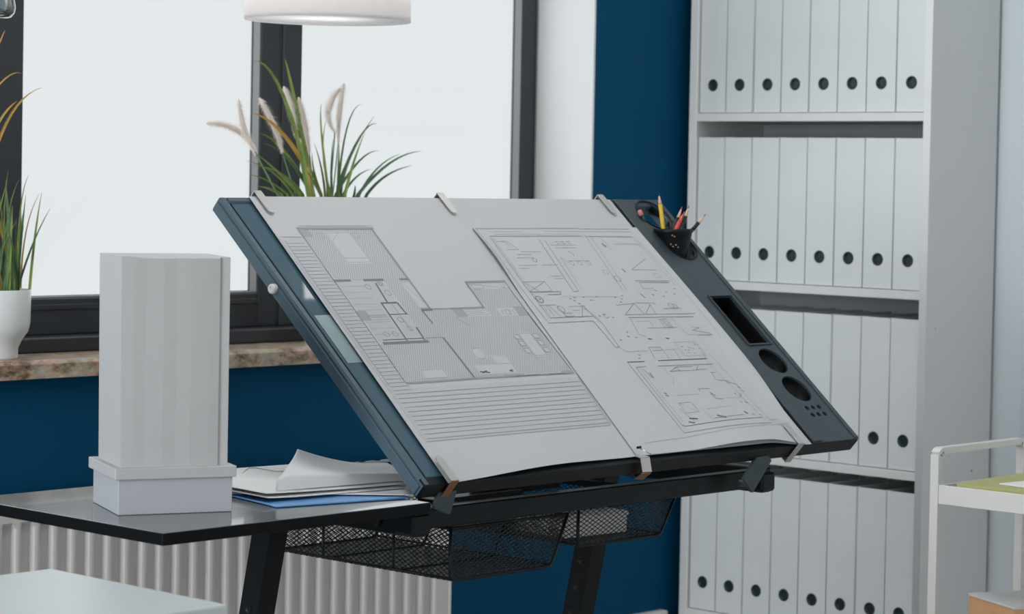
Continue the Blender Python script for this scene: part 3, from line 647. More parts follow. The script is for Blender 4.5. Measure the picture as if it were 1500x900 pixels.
rect(.0010, ink, .648, .680, .087, .110); ln(.0009, ft, (.650, .110), (.676, .088)); ln(.0036, dk, (.644, .075), (.662, .072)); ln(.0030, dk, (.636, .068), (.648, .064)); ln(.0045, wb, (.712, .075), (.730, .068)); ln(.0045, wb, (.786, .078), (.792, .073)); ln(.0009, ft, (.690, .098), (.695, .066)); ln(.0012, ink, (.70, .069), (.78, .071)); ln(.0010, ink, (.640, .098), (.650, .066)); ln(.0008, ink, (.833, .055), (.862, .057)); ln(.0009, ft, (.50, .035), (.88, .046))
for k in range(10): ln(.0016, wb, (.80 + .03 * random.random(), .07 + .09 * random.random()), (.80 + .03 * random.random(), .07 + .09 * random.random())) if False else ln(.0016, wb, *(lambda u, v: ((u, v), (u + .004, v - .003)))(.80 + .03 * random.random(), .065 + .09 * random.random()))
ln(.0010, ft, (.72, .560), (.80, .5590)); ln(.0009, ft, (.74, .566), (.80, .565))
st2 = [s for s in st if max(p[1] for p in s[0]) <= .53]; st_top = [s for s in st if max(p[1] for p in s[0]) > .53]
overlay = sheet('drawing_sheet', lambda v: .462 + .028 * v / .529, lambda v: .9045 - .018 * sm(.2, 0, v), -.0015, .529, h2, PM2, st2, fi,
                label='smaller overlaid sheet with a finely lined floor plan on the right of the board', category='drawing')

# six paper clips hooked round the board edges
def clip(u, top, lab, under='clip', L=.045):
    s = 1 if top else -1; ve = BHt if top else 0.0
    t = thing('paper_clip', bp(u, ve, 0), lab, 'clip', 'flat metal paper clips on the board edge')
    b = MB(); w = .0072; hh = .0085 + (0 if top else .002)
    # rounded strap on top
    out = [(u - w, ve + s * .004), (u + w, ve + s * .004)] + [(u + w * math.cos(a), ve - s * (L - w) - s * w * math.sin(a)) for a in [PI * k / 10 for k in range(11)]]
    f = [b.bm.verts.new(bp(x, y, hh)) for x, y in out]; b.bm.faces.new(f)
    f = [b.bm.verts.new(bp(x, y, hh - .0012)) for x, y in out]; b.bm.faces.new(f)
    n = len(out)
    b.bm.verts.ensure_lookup_table()
    for i in range(n): b.bm.faces.new([b.bm.verts[i], b.bm.verts[(i + 1) % n], b.bm.verts[n + (i + 1) % n], b.bm.verts[n + i]])
    b.build('clip_tongue', 'clip', t)
    b = MB(); v0 = ve + s * .003; v1 = ve + s * .0046
    bbox(b, u - w, u + w, min(v0, v1), max(v0, v1), -BT - .006, hh)
    va, vb = ve - s * .022, ve + s * .0046
    bbox(b, u - w, u + w, min(va, vb), max(va, vb), -BT - .0075, -BT - .006); b.build('clip_hook', under, t)
clip(.076, True, 'steel clip at the upper left corner of the drawing'); clip(.473, True, 'steel clip on the middle of the board top edge'); clip(.874, True, 'steel clip on the top edge beside the pencil tray')
clip(.0516, False, 'steel clip with coppery hook at the lower left of the board', 'copper'); clip(.862, False, 'steel clip at the lower right corner of the drawing')
# the middle bottom clip has swung open below the sheet
t = thing('paper_clip', bp(.470, .01, 0), 'loose chrome clip hanging open at the middle of the bottom edge', 'clip', 'flat metal paper clips on the board edge')
b = MB(); bbox(b, .462, .472, .018, .0215, .012, .016, .001); b.build('clip_tip', 'steel', t)
b = MB(); b.tube([bp(.467, .018, .014), bp(.469, .008, .018), bp(.476, .001, .018)], .0012, 6); b.build('clip_wire', 'chrome', t)
b = MB(); b.prism([(2.902, 2.474, E - .428), (2.924, 2.474, E - .428), (2.930, 2.474, E - .451), (2.908, 2.474, E - .450)], (0, .0012, 0)); b.build('clip_plate', 'chrome', t)
b = MB(); b.prism([(2.902, 2.474, E - .4285), (2.924, 2.474, E - .4285), (2.924, 2.486, E - .4265), (2.902, 2.486, E - .4265)], (0, 0, .001)); b.build('clip_lip', 'chrome', t)
b = MB(); b.prism([(2.908, 2.4755, E - .451), (2.930, 2.4755, E - .452), (2.941, 2.502, E - .466), (2.922, 2.502, E - .464)], (0, 0, -.0012)); b.build('clip_hook', 'copper', t)
b = MB(); b.prism([(2.893, 2.500, E - .451), (2.918, 2.500, E - .463), (2.922, 2.502, E - .455), (2.90, 2.500, E - .447)], (0, .0012, 0)); b.build('clip_jaw', 'steel', t)

# ------------------------------------------------------------------ pencil cup
cc = Vector((3.430, 2.858, E - .092))
t = thing('pencil_cup', (cc.x, cc.y, cc.z - .05), 'small black perforated cup of pencils set in the tray ring', 'pencil cup')
b = MB(); b.lathe([(.0001, -.085), (.0215, -.085), (.0262, -.040), (.0345, 0), (.0352, .0012), (.0335, .0012), (.0330, 0), (.0250, -.040), (.0203, -.082), (.0001, -.082)], cc, 40); b.build('cup_body', 'steel', t)
b = MB(); b.lathe([(.0355, -.003), (.0362, 0), (.0355, .003), (.0338, .0025), (.0336, -.002)], cc, 40, caps=False); b.build('cup_rim', 'mesh', t)
dirc = Vector((-.72, -.69, 0)).normalized(); sdc = Vector((.69, -.72, 0))
b = MB()
for i, (dx, dz, m) in enumerate(((-.006, -.024, 0), (-.002, -.028, 1), (.003, -.025, 2), (.007, -.029, 0), (-.004, -.008, 1), (.000, -.010, 1))):
    rr = .0345 + dz * .2075; p = cc + dirc * (rr + .0006) + sdc * dx + Vector((0, 0, dz)); b.lathe([(.0012, -.0003), (.0010, .0006)], p, 8, dirc, mi=m)
b.build('perforation', ['eraser', 'py', 'alu'], t)
def pencil(base, tip, kind, lab, r=.0036):
    base = Vector(base); tip = Vector(tip); d = (tip - base).normalized(); base = tip - d * .125
    wall = lambda z: .0330 + z * .20 if z > -.040 else .0250 + (z + .040) * .11
    L = .02
    while L < .135:                        # slide down until it meets the cup's wall or floor
        q = tip - d * L; z = q.z - cc.z
        if z < -.080 or (z < 0 and (q - cc).xy.length > wall(z) - r * 1.35): break
        L += .001
    base = tip - d * (L - .001)
    L = (tip - base).length
    t = thing('pencil', base, lab, 'pencil')
    body, point = {'y': ('py', 'lead'), 'r': ('pr', 'redlead'), 'k': ('pk', 'lead'), 'e': ('pk', None), 'p': ('pk', 'redlead')}[kind]
    if kind == 'e':
        MB().lathe([(r, 0), (r, L - .010)], base, 6, d).build('pencil_body', body, t)
        MB().lathe([(r * 1.12, L - .0105), (r * 1.15, L - .003), (r * .8, L)], base, 14, d).build('eraser', 'eraser', t)
    else:
        cone = .020
        MB().lathe([(r, 0), (r, L - cone)], base, 6, d).build('pencil_body', body, t)
        MB().lathe([(r, L - cone), (r * .3, L - .005)], base, 12, d).build('sharpened_wood', 'wood' if kind != 'r' else 'redlead', t)
        MB().lathe([(r * .32, L - .0052), (.0003, L)], base, 10, d).build('lead', point, t)
pencil((3.422, 2.872, E - .105), (3.416, 2.882, E - .026), 'y', 'yellow pencil standing tallest in the cup')
pencil((3.404, 2.891, E - .096), (3.391, 2.906, E - .057), 'e', 'black pencil with pink eraser leaning left in the cup')
pencil((3.431, 2.862, E - .107), (3.447, 2.847, E - .058), 'r', 'red colouring pencil in the cup', .0042)
pencil((3.439, 2.853, E - .107), (3.453, 2.842, E - .047), 'k', 'dark pencil in the cup, just right of the red one')
pencil((3.436, 2.866, E - .104), (3.450, 2.856, E - .050), 'p', 'dark pencil with pinkish tip behind the red one')
pencil((3.4455, 2.845, E - .108), (3.476, 2.822, E - .062), 'k', 'dark green-black pencil leaning far right in the cup')

# ------------------------------------------------------------------ architect's column model on the side shelf
c0 = Vector((2.044, 2.652, TZ)); ex = Vector((.144, -.063, 0)).normalized(); ey = Vector((-ex.y, ex.x, 0)); W1, W2 = .157, .142
RM = Matrix((ex, ey, Vector((0, 0, 1)))).transposed()
def mbx(b, a0, a1, d0, d1, z0, z1, bevel=.0008):
    c = c0 + ex * (a0 + a1) / 2 + ey * (d0 + d1) / 2 + Vector((0, 0, (z0 + z1) / 2)); h = Vector(((a1 - a0) / 2, (d1 - d0) / 2, (z1 - z0) / 2))
    b.box(c - h, c + h, bevel, 1, RM); return b
t = thing('column_model', c0 + ex * W1 / 2 + ey * W2 / 2, 'tall white card model of a square column on the black side shelf', 'model')
b = MB(); mbx(b, 0, W1, 0, W2, 0.0003, .048); b.build('plinth', 'modelb', t)
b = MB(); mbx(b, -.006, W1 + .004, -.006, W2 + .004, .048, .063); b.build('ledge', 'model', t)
# shaft: folded card with shallow creases on the front
zt, zb2 = .3435, .063
prof = [(.004, .006), (.020, .0052), (.036, .0054), (.060, .0043), (.078, .0048), (.098, .0041), (.124, .0050), (.1375, .0060), (.1385, .0085), (.1515, .0075), (.1525, .0095), (.1525, .1285), (.0040, .1300)]
b = MB(); lo = [b.bm.verts.new(c0 + ex * p + ey * q + Vector((0, 0, zb2))) for p, q in prof]; hi = []
for i, (p, q) in enumerate(prof):
    p2 = p + (0.0 if p > .08 else -.002 * (1 if p < .01 else 0)); hi.append(b.bm.verts.new(c0 + ex * (p2) + ey * q + Vector((0, 0, zt + (.002 if i in (0, 11, 12) else (-.0008 if 1 < i < 8 else .001))))))
n = len(prof)
for i in range(n):
    f = b.bm.faces.new([lo[i], lo[(i + 1) % n], hi[(i + 1) % n], hi[i]])
b.bm.faces.new(hi)
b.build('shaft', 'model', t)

# ------------------------------------------------------------------ folder and loose sheets
def flex(name, corner, ax, ay, w, d, hfn, matn, lab, cat, group=None, thick=.0005, n=22):
    b = MB(); corner = Vector(corner); ax = Vector(ax).normalized(); ay = Vector(ay).normalized()
    rows = []
    for e in (0, -thick):
        g = [[b.bm.verts.new(corner + ax * w * i / n + ay * d * j / n + Vector((0, 0, hfn(i / n, j / n) + e))) for i in range(n + 1)] for j in range(n + 1)]
        rows.append(g)
        for j in range(n):
            for i in range(n): f = b.bm.faces.new([g[j][i], g[j][i + 1], g[j + 1][i + 1], g[j + 1][i]]); f.smooth = True
    a, c = rows
    for i in range(n):
        for (p, q, r, s) in ((a[0][i], a[0][i + 1], c[0][i + 1], c[0][i]), (a[n][i], a[n][i + 1], c[n][i + 1], c[n][i]), (a[i][0], a[i + 1][0], c[i + 1][0], c[i][0]), (a[i][n], a[i + 1][n], c[i + 1][n], c[i][n])): b.bm.faces.new([p, q, r, s])
    tg = dict(label=lab, category=cat)
    if group: tg['group'] = group
    return b.build(name, matn, **tg)
fx = Vector((.223, -.047, 0)).normalized(); fy = Vector((-fx.y, fx.x, 0))
f0 = Vector((2.258, 2.578, TZ + .0015))
flex('folder', f0, fx, fy, .222, .300, lambda s, t_: .0005, 'folder', 'bright blue folder under the stack of loose papers', 'folder', thick=.001)
g = 'loose white papers stacked on the blue folder'
q1 = Vector((.65, .76, 0)).normalized(); q2 = Vector((-q1.y, q1.x, 0))
flex('paper_sheet', Vector((2.481, 2.540, TZ + .0015)), q1, q2, .210, .297, lambda s, t_: .0028 + .0005 * math.sin(3 * t_), 'sheet', 'flat white sheet with its corner reaching the tilted board', 'paper', g)
s2 = Vector((math.cos(-.10), math.sin(-.10), 0)); s2y = Vector((-s2.y, s2.x, 0))
flex('paper_sheet', (2.277, 2.618, TZ + .003), s2, s2y, .245, .285, lambda s, t_: .0035 + .002 * math.exp(-8 * s), 'sheet', 'white sheet low in the stack, edge showing above the blue folder', 'paper', g)
flex('paper_sheet', (2.283, 2.630, TZ + .0065), s2, s2y, .250, .285, lambda s, t_: .003 * math.exp(-3 * s) + .0035, 'sheet', 'white sheet under the curled one, reaching back past the column', 'paper', g)
def patch(name, P00, P10, P11, P01, hfn, lab, n=40, thick=.0006):
    b = MB(); P00, P10, P11, P01 = map(Vector, (P00, P10, P11, P01)); layers = []
    for e in (0, -thick):
        g_ = [[None] * (n + 1) for _ in range(n + 1)]
        for j in range(n + 1):
            for i in range(n + 1):
                a, c = i / n, j / n; p = (P00 * (1 - a) + P10 * a) * (1 - c) + (P01 * (1 - a) + P11 * a) * c
                g_[j][i] = b.bm.verts.new(p + Vector((0, 0, hfn(a, c) + e)))
        layers.append(g_)
        for j in range(n):
            for i in range(n): f = b.bm.faces.new([g_[j][i], g_[j][i + 1], g_[j + 1][i + 1], g_[j + 1][i]]); f.smooth = True
    a, c = layers
    for i in range(n):
        for (p, q, r, s_) in ((a[0][i], a[0][i + 1], c[0][i + 1], c[0][i]), (a[n][i], a[n][i + 1], c[n][i + 1], c[n][i]), (a[i][0], a[i + 1][0], c[i + 1][0], c[i][0]), (a[i][n], a[i + 1][n], c[i + 1][n], c[i][n])): b.bm.faces.new([p, q, r, s_])
    return b.build(name, 'sheet', label=lab, category='paper', group=g)
def curl(a, c):
    fold = (.0200 - .0110 * a) * min(1, (c / .035) ** .6) if c < .4 else (.0200 - .0110 * a) * (1 - .45 * sm(.4, 1, c))
    peak = .024 * max(0, 1 - math.hypot(a, 1 - c) / .75) ** 1.6
    side = -.006 * math.exp(-(a / .05) ** 2) * (1 - c)
    return .0 + max(0, fold + side) + peak
patch('paper_sheet', (2.312, 2.642, TZ + .0138), (2.556, 2.628, TZ + .0115), (2.655, 2.775, TZ + .0115), (2.485, 2.792, TZ + .0125), curl, 'top white sheet with a rolled front edge and a raised back corner')
b = MB(); wp = [(2.385, 2.80), (2.41, 2.815), (2.43, 2.822), (2.45, 2.80), (2.47, 2.795), (2.49, 2.80)]
b.tube([(x, y, TZ + .018 + .004 * math.sin(i * 1.3)) for i, (x, y) in enumerate(wp)], .0011, 8)
b.build('bent_wire', 'chrome', label='thin bent metal wire resting on the papers behind the column', category='wire')

# ------------------------------------------------------------------ potted grasses on the sill
def bez(p2, p1, p0, n=9):
    """tip, middle, base -> points base..tip passing through middle"""
    p0, p1, p2 = map(Vector, (p0, p1, p2)); c = p1 * 2 - (p0 + p2) / 2
    return [p0 * (1 - t) ** 2 + c * 2 * t * (1 - t) + p2 * t * t for t in [i / n for i in range(n + 1)]]
def blade(b, pts, w, mi=0):
    a = []; c = []; m_ = []; n = len(pts)
    side0 = Vector((.70, -.71, .0))
    for i, p in enumerate(pts):
        t = (pts[min(i + 1, n - 1)] - pts[max(i - 1, 0)]).normalized(); view = Vector((-.7, -.7, .1)); sd = t.cross(view)
        sd = sd.normalized() if sd.length > .01 else side0
        k = (1 - (i / (n - 1)) ** 2.2) * w + .0002
        fold = view.normalized() * k * .5
        a.append(p - sd * k); c.append(p + sd * k); m_.append(p - fold)
    b.strip(a, m_, mi); b.strip(m_, c, mi)
def plume(pts, r, parent):
    b = MB(); pts = bez(*pts[::-1], 14)[::-1]; n = len(pts)           # base..tip
    b.tube(pts, [.0012 + r * .28 * math.sin(PI * min(1, (i + 1) / n)) for i in range(n)], 6)
    for k in range(1100):
        s = random.random() ** 1.1; i = min(n - 2, int(s * (n - 1))); fr = s * (n - 1) - i; p = pts[i].lerp(pts[i + 1], fr); t = (pts[i + 1] - pts[i]).normalized()
        rad = r * (.35 + .65 * math.sin(PI * min(1, s * .75 + .22))) * random.uniform(.5, 1.1)
        d = Vector((random.gauss(0, 1), random.gauss(0, 1), random.gauss(0, 1))); d = (d - t * d.dot(t)).normalized()
        q = p + d * rad + t * rad * .9; sd = t.cross(d) * .00055
        b.poly([p - sd, p + sd, q])
    b.build('seed_plume', 'plume', parent)
B2 = [((3.091,3.617,1.458),(3.153,3.617,1.419),(3.221,3.617,1.278)),((3.189,3.638,1.468),(3.209,3.638,1.411),(3.25,3.638,1.278)),((3.094,3.626,1.36),(3.163,3.626,1.333),(3.239,3.626,1.257)),((3.101,3.642,1.269),(3.165,3.642,1.249),(3.217,3.642,1.207)),((3.11,3.644,1.243),(3.158,3.644,1.231),(3.205,3.644,1.207)),((3.076,3.605,1.262),(3.156,3.605,1.246),(3.212,3.605,1.206)),((3.094,3.601,1.221),(3.126,3.601,1.216),(3.153,3.601,1.206)),((3.148,3.659,1.322),(3.207,3.659,1.291),(3.284,3.659,1.206)),((3.268,3.618,1.383),(3.269,3.618,1.328),(3.291,3.618,1.206)),((3.279,3.616,1.353),(3.273,3.616,1.286),(3.294,3.616,1.206)),((3.347,3.67,1.316),(3.344,3.67,1.258),(3.347,3.67,1.206)),((3.388,3.633,1.387),(3.35,3.633,1.338),(3.328,3.633,1.206)),((3.449,3.659,1.366),(3.384,3.659,1.281),(3.359,3.659,1.206)),((3.431,3.633,1.349),(3.385,3.633,1.321),(3.328,3.633,1.223)),((3.448,3.645,1.295),(3.396,3.645,1.274),(3.334,3.645,1.206)),((3.476,3.611,1.29),(3.414,3.611,1.26),(3.366,3.611,1.207)),((3.568,3.644,1.297),(3.481,3.644,1.272),(3.393,3.644,1.207)),((3.558,3.661,1.267),(3.487,3.661,1.246),(3.433,3.661,1.207)),((3.421,3.637,1.258),(3.38,3.637,1.241),(3.346,3.637,1.206)),((3.392,3.652,1.226),(3.392,3.652,1.216),(3.39,3.652,1.205)),((3.145,3.647,1.304),(3.206,3.647,1.277),(3.278,3.647,1.206)),((3.091,3.604,1.283),(3.146,3.604,1.249),(3.203,3.604,1.206)),((3.234,3.653,1.334),(3.263,3.653,1.275),(3.303,3.653,1.206)),((3.271,3.641,1.307),(3.291,3.641,1.258),(3.302,3.641,1.206)),((3.23,3.621,1.257),(3.255,3.621,1.229),(3.274,3.621,1.204)),((3.37,3.602,1.331),(3.342,3.602,1.273),(3.319,3.602,1.207)),((3.356,3.661,1.309),(3.355,3.661,1.258),(3.356,3.661,1.206)),((3.259,3.633,1.289),(3.265,3.633,1.25),(3.285,3.633,1.206))]
P2 = [((3.184,3.636,1.288),(3.163,3.636,1.336),(3.125,3.636,1.389)),((3.226,3.644,1.318),(3.215,3.644,1.366),(3.193,3.644,1.414)),((3.255,3.636,1.285),(3.242,3.636,1.342),(3.224,3.636,1.394)),((3.34,3.646,1.312),(3.341,3.646,1.366),(3.352,3.646,1.426)),((3.306,3.62,1.329),(3.288,3.62,1.371),(3.319,3.62,1.415)),((3.121,3.64,1.283),(3.071,3.64,1.327),(2.999,3.64,1.337)),((3.102,3.622,1.29),(3.076,3.622,1.33),(3.061,3.622,1.385))]
SZ = E - .336
def pot(cx, cy, t):
    b = MB(); b.lathe([(.0001, 0), (.034, 0), (.035, .004), (.0355, .020), (.042, .034), (.052, .048), (.0558, .064), (.0565, .120), (.0556, .1215), (.054, .120), (.053, .070), (.038, .040), (.0001, .036)], (cx, cy, SZ), 48); b.build('pot', 'pot', t)
    MB().lathe([(.0001, .105), (.0535, .103)], (cx, cy, SZ), 32, caps=False).build('soil', 'soil', t)
t = thing('potted_grass', (3.300, 3.640, SZ), 'potted grass with creamy plumes on the sill behind the board', 'plant')
pot(3.300, 3.6385, t)
b = MB(); rc = Vector((3.300, 3.6385, SZ + .10))
for i, q in enumerate(B2):
    tip, mid, base = map(Vector, q); root = rc + Vector((random.uniform(-.03, .03), random.uniform(-.03, .03), 0))
    pts = bez(tip, mid, base, 8); drop = [root.lerp(pts[0], k / 3) for k in range(3)]
    blade(b, drop + pts, random.uniform(.0022, .0036) if i not in (0, 1, 2, 7) else .0045, (0 if i < 10 or i > 20 else 1) if i != 2 else 2)
for k in range(46):                                                      # dense tuft at the foot
    root = rc + Vector((random.uniform(-.03, .03), random.uniform(-.03, .03), 0)); a = random.gauss(-.25, .55); L = random.uniform(.13, .23)
    tip = root + Vector((math.sin(a) * L, random.uniform(-.05, .04), math.cos(a) * L)); mid = root.lerp(tip, .5) + Vector((-math.sin(a) * .012, 0, .014))
    blade(b, bez(tip, mid, root, 8), random.uniform(.0016, .0034), random.choice((0, 0, 1)))
b.build('foliage', ['leaf', 'leafd', 'leafy'], t)
for q in P2:
    plume(q, .0140, t)
b = MB()
for q in P2: p = Vector(q[0]); r0 = rc + (p - rc) * .05; b.tube([r0, (r0 + p) / 2 + Vector((0, 0, .01)), p], .0013, 6)
b.build('plume_stalks', 'leafd', t)
B1 = [((2.645,3.667,1.391),(2.592,3.667,1.357),(2.55,3.667,1.284)),((2.59,3.664,1.365),(2.565,3.664,1.344),(2.54,3.664,1.308)),((2.571,3.625,1.412),(2.537,3.625,1.402),(2.490,3.625,1.35)),((2.537,3.627,1.485),(2.526,3.627,1.464),(2.500,3.627,1.40)),((2.594,3.631,1.237),(2.576,3.631,1.171),(2.571,3.631,1.034)),((2.643,3.668,1.203),(2.615,3.668,1.134),(2.605,3.668,1.032)),((2.557,3.642,1.243),(2.55,3.642,1.147),(2.555,3.642,1.034)),((2.587,3.651,1.228),(2.563,3.651,1.147),(2.567,3.651,1.033)),((2.547,3.635,1.228),(2.554,3.635,1.135),(2.564,3.635,1.034)),((2.578,3.645,1.159),(2.576,3.645,1.087),(2.577,3.645,1.033)),((2.547,3.639,1.147),(2.544,3.639,1.088),(2.549,3.639,1.034)),((2.564,3.638,1.183),(2.559,3.638,1.123),(2.562,3.638,1.034)),((2.532,3.649,1.183),(2.539,3.649,1.111),(2.544,3.649,1.034)),((2.597,3.649,1.147),(2.588,3.649,1.087),(2.586,3.649,1.033)),((2.514,3.665,1.206),(2.537,3.665,1.123),(2.548,3.665,1.033)),((2.479,3.654,1.182),(2.508,3.654,1.099),(2.526,3.654,1.034))]
t = thing('potted_grass', (2.551, 3.640, SZ), 'grass with orange-tipped blades in a footed white pot at the left edge', 'plant')
pot(2.5385, 3.64, t)
b = MB(); rc = Vector((2.545, 3.64, SZ + .10))
for i, q in enumerate(B1):
    tip, mid, base = map(Vector, q); pts = bez(tip, mid, base, 8)
    root = rc + Vector((random.uniform(-.02, .04), random.uniform(-.02, .02), 0))
    drop = [root.lerp(pts[0], k / 5) + Vector((-.02 * math.sin(k / 5 * PI) if i < 4 else 0, 0, 0)) for k in range(5)]
    blade(b, drop + pts, .0030 if i in (0, 1) else .0019, 1 if i < 4 or i == 5 else 0)
for k in range(34):
    root = rc + Vector((random.uniform(-.045, .045), random.uniform(-.03, .03), 0)); a = random.gauss(-.05, .16); L = random.uniform(.10, .22)
    tip = root + Vector((math.sin(a) * L, random.uniform(-.03, .03), math.cos(a) * L)); mid = root.lerp(tip, .5) + Vector((-math.sin(a) * .01, 0, .01))
    blade(b, bez(tip, mid, root, 8), random.uniform(.0015, .0030), random.choice((0, 0, 2)))
b.build('foliage', ['leaf', 'leafy', 'leafd'], t)

# ------------------------------------------------------------------ hanging lamps
lx, ly, lz = 2.836, 3.128, E + .2545
t = thing('pendant_lamp', (lx, ly, lz), 'white drum pendant lamp hanging in front of the window', 'lamp')
b = MB(); b.lathe([(.1385, 0), (.140, 0), (.137, .20), (.1355, .20), (.1385, 0)], (lx, ly, lz), 64, caps=False); b.build('lamp_shade', 'shade', t)
MB().lathe([(.0001, .004), (.137, .004), (.137, .006), (.0001, .006)], (lx, ly, lz), 64, caps=False).build('diffuser_disc', 'shadedisc', t)
pl_ = bpy.data.lights.new('pendant_bulb', 'POINT'); pl_.energy = .42; pl_.shadow_soft_size = .04; po = bpy.data.objects.new('pendant_bulb', pl_); COL.objects.link(po); po.location = (lx, ly, lz + .09)
b = MB(); b.tube([(lx, ly, lz + .19), (lx, ly, ZC)], .003, 8); b.lathe([(.05, 0), (.05, -.025)], (lx, ly, ZC), 24); b.build('cord', 'shelf', t)
b = MB()
for k in range(3):
    a = 2 * PI * k / 3; b.tube([(lx, ly, lz + .19), (lx + .136 * math.cos(a), ly + .136 * math.sin(a), lz + .19)], .002, 6)
b.build('shade_support', 'alu', t)
gx, gy, gz = 2.269, 3.30, E + .2305
t = thing('glass_pendant', (gx, gy, gz), 'clear glass hanging shade at the top left corner of the window', 'lamp')
b = MB(); b.lathe([(.0001, 0), (.030, 0), (.041, .003), (.0465, .010), (.0480, .018), (.0460, .032), (.0400, .055), (.033, .080), (.022, .11), (.0195, .11), (.030, .078), (.037, .052), (.0425, .032), (.0438, .020), (.041, .011), (.036, .0075), (.0001, .006)], (gx, gy, gz), 48)
b.build('glass_shade', 'clear', t)
b = MB(); b.tube([(gx, gy, gz + .10), (gx, gy, ZC)], .002, 8); b.lathe([(.021, .105), (.021, .13), (.004, .14)], (gx, gy, gz), 20); b.build('cord', 'steel', t)

# ------------------------------------------------------------------ white cabinet at the lower left
t = thing('drawer_cabinet', (1.55, 2.37, 0), 'white cabinet with pale top at the lower left corner', 'cabinet')
z = E - .500
MB().box((1.22, 2.203, z - .022), (1.858, 2.543, z), .003, 2).build('cabinet_top', 'cabinet', t)
MB().box((1.235, 2.225, .03), (1.845, 2.53, z - .022), .002).build('carcass', 'cart', t)
for i in range(3):
    z0 = .06 + i * .22; b = MB(); b.box((1.24, 2.206, z0), (1.84, 2.225, z0 + .21), .002); d = b.build('drawer_front', 'cart', t)
    MB().tube([(1.45, 2.19, z0 + .15), (1.63, 2.19, z0 + .15)], .005, 8).build('handle', 'alu', d)
MB().box((1.25, 2.24, 0), (1.83, 2.52, .03)).build('plinth', 'steel', t)

# ------------------------------------------------------------------ trolley at the right
CX0, CX1, CY1, CY0 = 3.600, 3.875, 2.405, 1.66; hz = E - .4575; tz = E - .515
t = thing('trolley', (3.74, 2.05, 0), 'white metal trolley with two trays in front of the bookcase side', 'trolley')
r = .0115
for yy in (CY1, CY0):
    b = MB(); pts = [(CX0 + .002, yy, .05), (CX0 + .002, yy, hz - .006), (CX0 + .009, yy, hz), (CX1 - .012, yy, hz), (CX1 - .002, yy, hz - .010), (CX1 - .002, yy, .05)]
    for p, q in zip(pts, pts[1:]): b.bar(p, q, .016, .011, (0, 1, 0)) if abs(p[0] - q[0]) < .02 else b.bar(p, q, .016, .011, (0, 1, 0))
    b.build('end_frame', 'cart', t)
def tray_(z, h, nm):
    b = MB(); y0, y1 = CY0 + .008, CY1 - .008
    b.box((CX0, y0, z - h), (CX1, y1, z - h + .003)); b.box((CX0 - .002, y0, z - h), (CX0 + .002, y1, z), .001); b.box((CX1 - .002, y0, z - h), (CX1 + .002, y1, z), .001)
    b.box((CX0, y1 - .003, z - h), (CX1, y1, z), .001); b.box((CX0, y0, z - h), (CX1, y0 + .003, z), .001); return b.build(nm, 'cart', t)
tray_(tz, .033, 'top_tray'); tray_(E - .80, .033, 'lower_tray')
for xx in (CX0 + .002, CX1 - .002):
    for yy in (CY0, CY1):
        b = MB(); b.lathe([(.025, -.01), (.025, .01)], (xx, yy, .025), 20, (1, 0, 0)); b.box((xx - .013, yy - .006, .02), (xx + .013, yy + .006, .052)); b.build('caster', 'steel', t)
def flat(name, cx, cy, z, w, d, ang, mt, lab, cat, h=.003):
    b = MB(); b.box((cx - w / 2, cy - d / 2, z), (cx + w / 2, cy + d / 2, z + h), .0004, 1, Matrix.Rotation(math.radians(ang), 3, 'Z')); return b.build(name, mt, label=lab, category=cat)
bz = tz - .0255
flat('notebook', 3.728, 2.235, bz, .22, .28, 4, 'yellow', 'pale yellow booklet lying at the back of the trolley tray', 'booklet', .030)
flat('paper_sheet', 3.695, 2.21, bz + .0305, .11, .19, -8, 'sheet', 'white sheet on top of the pale yellow booklet in the trolley', 'paper', .002)
flat('notebook', 3.74, 1.95, bz, .19, .20, -3, 'mustard', 'mustard yellow booklet in the trolley tray nearer the camera', 'booklet', .027)
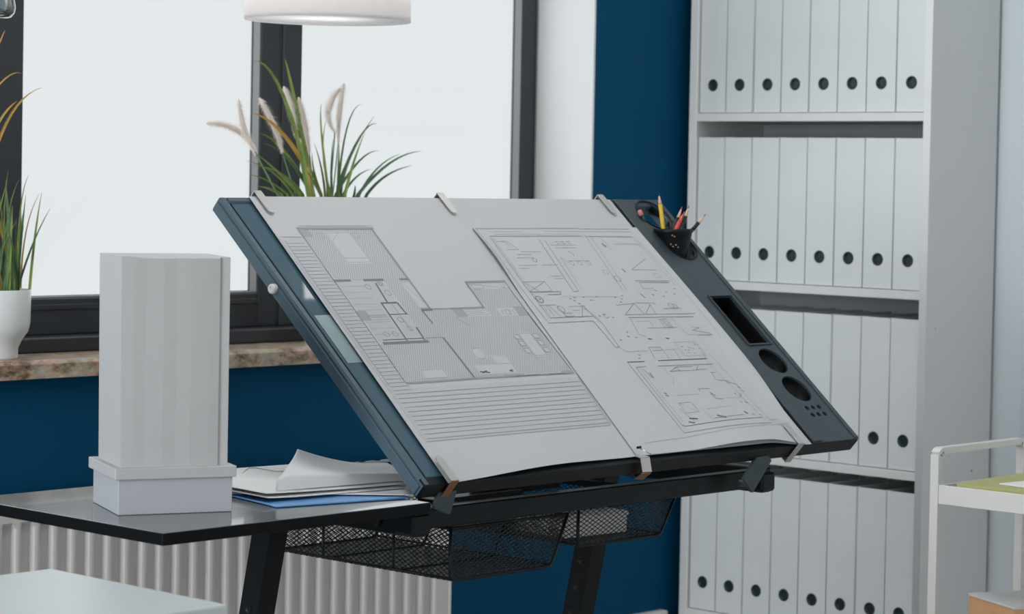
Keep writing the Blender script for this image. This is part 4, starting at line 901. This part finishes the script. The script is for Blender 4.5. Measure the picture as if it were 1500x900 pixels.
# carton in the lower tray
t = thing('carton', (3.72, 2.28, E - .827), 'orange-brown carton with a pale lid at the lower right corner', 'box')
Lc = Vector((3.674, 2.380, 0)); ca = Vector((3.610, 2.247, 0)); e2 = (Lc - ca).normalized(); e1 = Vector((e2.y, -e2.x, 0)); ct = E - .707
pq = [ca, ca + e1 * .16, ca + e1 * .16 + e2 * .147, ca + e2 * .147]
b = MB(); b.prism([(p.x, p.y, E - .8265) for p in pq], (0, 0, ct - .004 - E + .8265)); b.build('carton_body', 'carton', t)
cm = (pq[0] + pq[2]) / 2
b = MB(); b.prism([(*(cm + (p - cm) * 1.015).xy, ct - .004) for p in pq], (0, 0, .004)); b.build('carton_lid', 'cartonlid', t)

# ------------------------------------------------------------------ light, world, camera
w = bpy.data.worlds.new('overcast_sky'); S.world = w; w.use_nodes = True
bg = w.node_tree.nodes['Background']; bg.inputs[0].default_value = (.975, .99, 1, 1); bg.inputs[1].default_value = .86
def area(name, loc, rot, sx, sy, power, col=(1, 1, 1)):
    l = bpy.data.lights.new(name, 'AREA'); l.shape = 'RECTANGLE'; l.size = sx; l.size_y = sy; l.energy = power; l.color = col
    o = bpy.data.objects.new(name, l); COL.objects.link(o); o.location = loc; o.rotation_euler = rot; return o
# fill light shining in through the added, unseen left window
area('fill_light_side_window', (XL - .12, (LY0 + LY1) / 2, (LZ0 + LZ1) / 2), (0, -PI / 2, 0), LZ1 - LZ0, LY1 - LY0, 200, (.93, .97, 1))
# fill light outside the added, unseen window row behind the camera
area('fill_light_front_windows', ((FX_0 + FX_1) / 2, YB - .12, (FZ0 + FZ1) / 2), (PI / 2, 0, 0), FX_1 - FX_0, FZ1 - FZ0, 11, (.95, .97, 1))
# daylight outside the big window
area('daylight_big_window', (2.9, 3.95, 1.75), (-PI / 2, 0, 0), 2.2, 1.4, 7, (.95, .98, 1))

cam = bpy.data.cameras.new('camera'); co = bpy.data.objects.new('camera', cam); COL.objects.link(co); S.camera = co
rr = Vector((0.68852566, -0.72496457, 0.01894203)); uu = Vector((0.00914185, 0.03479365, 0.9993527)); ff = Vector((0.72515436, 0.68790681, -0.03058384))
mw = Matrix((rr, uu, -ff)).transposed().to_4x4(); mw.translation = (0, 0, E); co.matrix_world = mw
cam.sensor_width = 36; cam.sensor_fit = 'HORIZONTAL'; cam.lens = 3658 / 1500 * 36; cam.shift_y = -(450 - 369.64) / 1500; cam.clip_start = .05
cam.dof.use_dof = True; cam.dof.focus_distance = 3.75; cam.dof.aperture_fstop = 9
S.view_settings.view_transform = 'Standard'; S.view_settings.look = 'None'; S.view_settings.exposure = 0; S.view_settings.gamma = 1; S.view_settings.use_curve_mapping = False
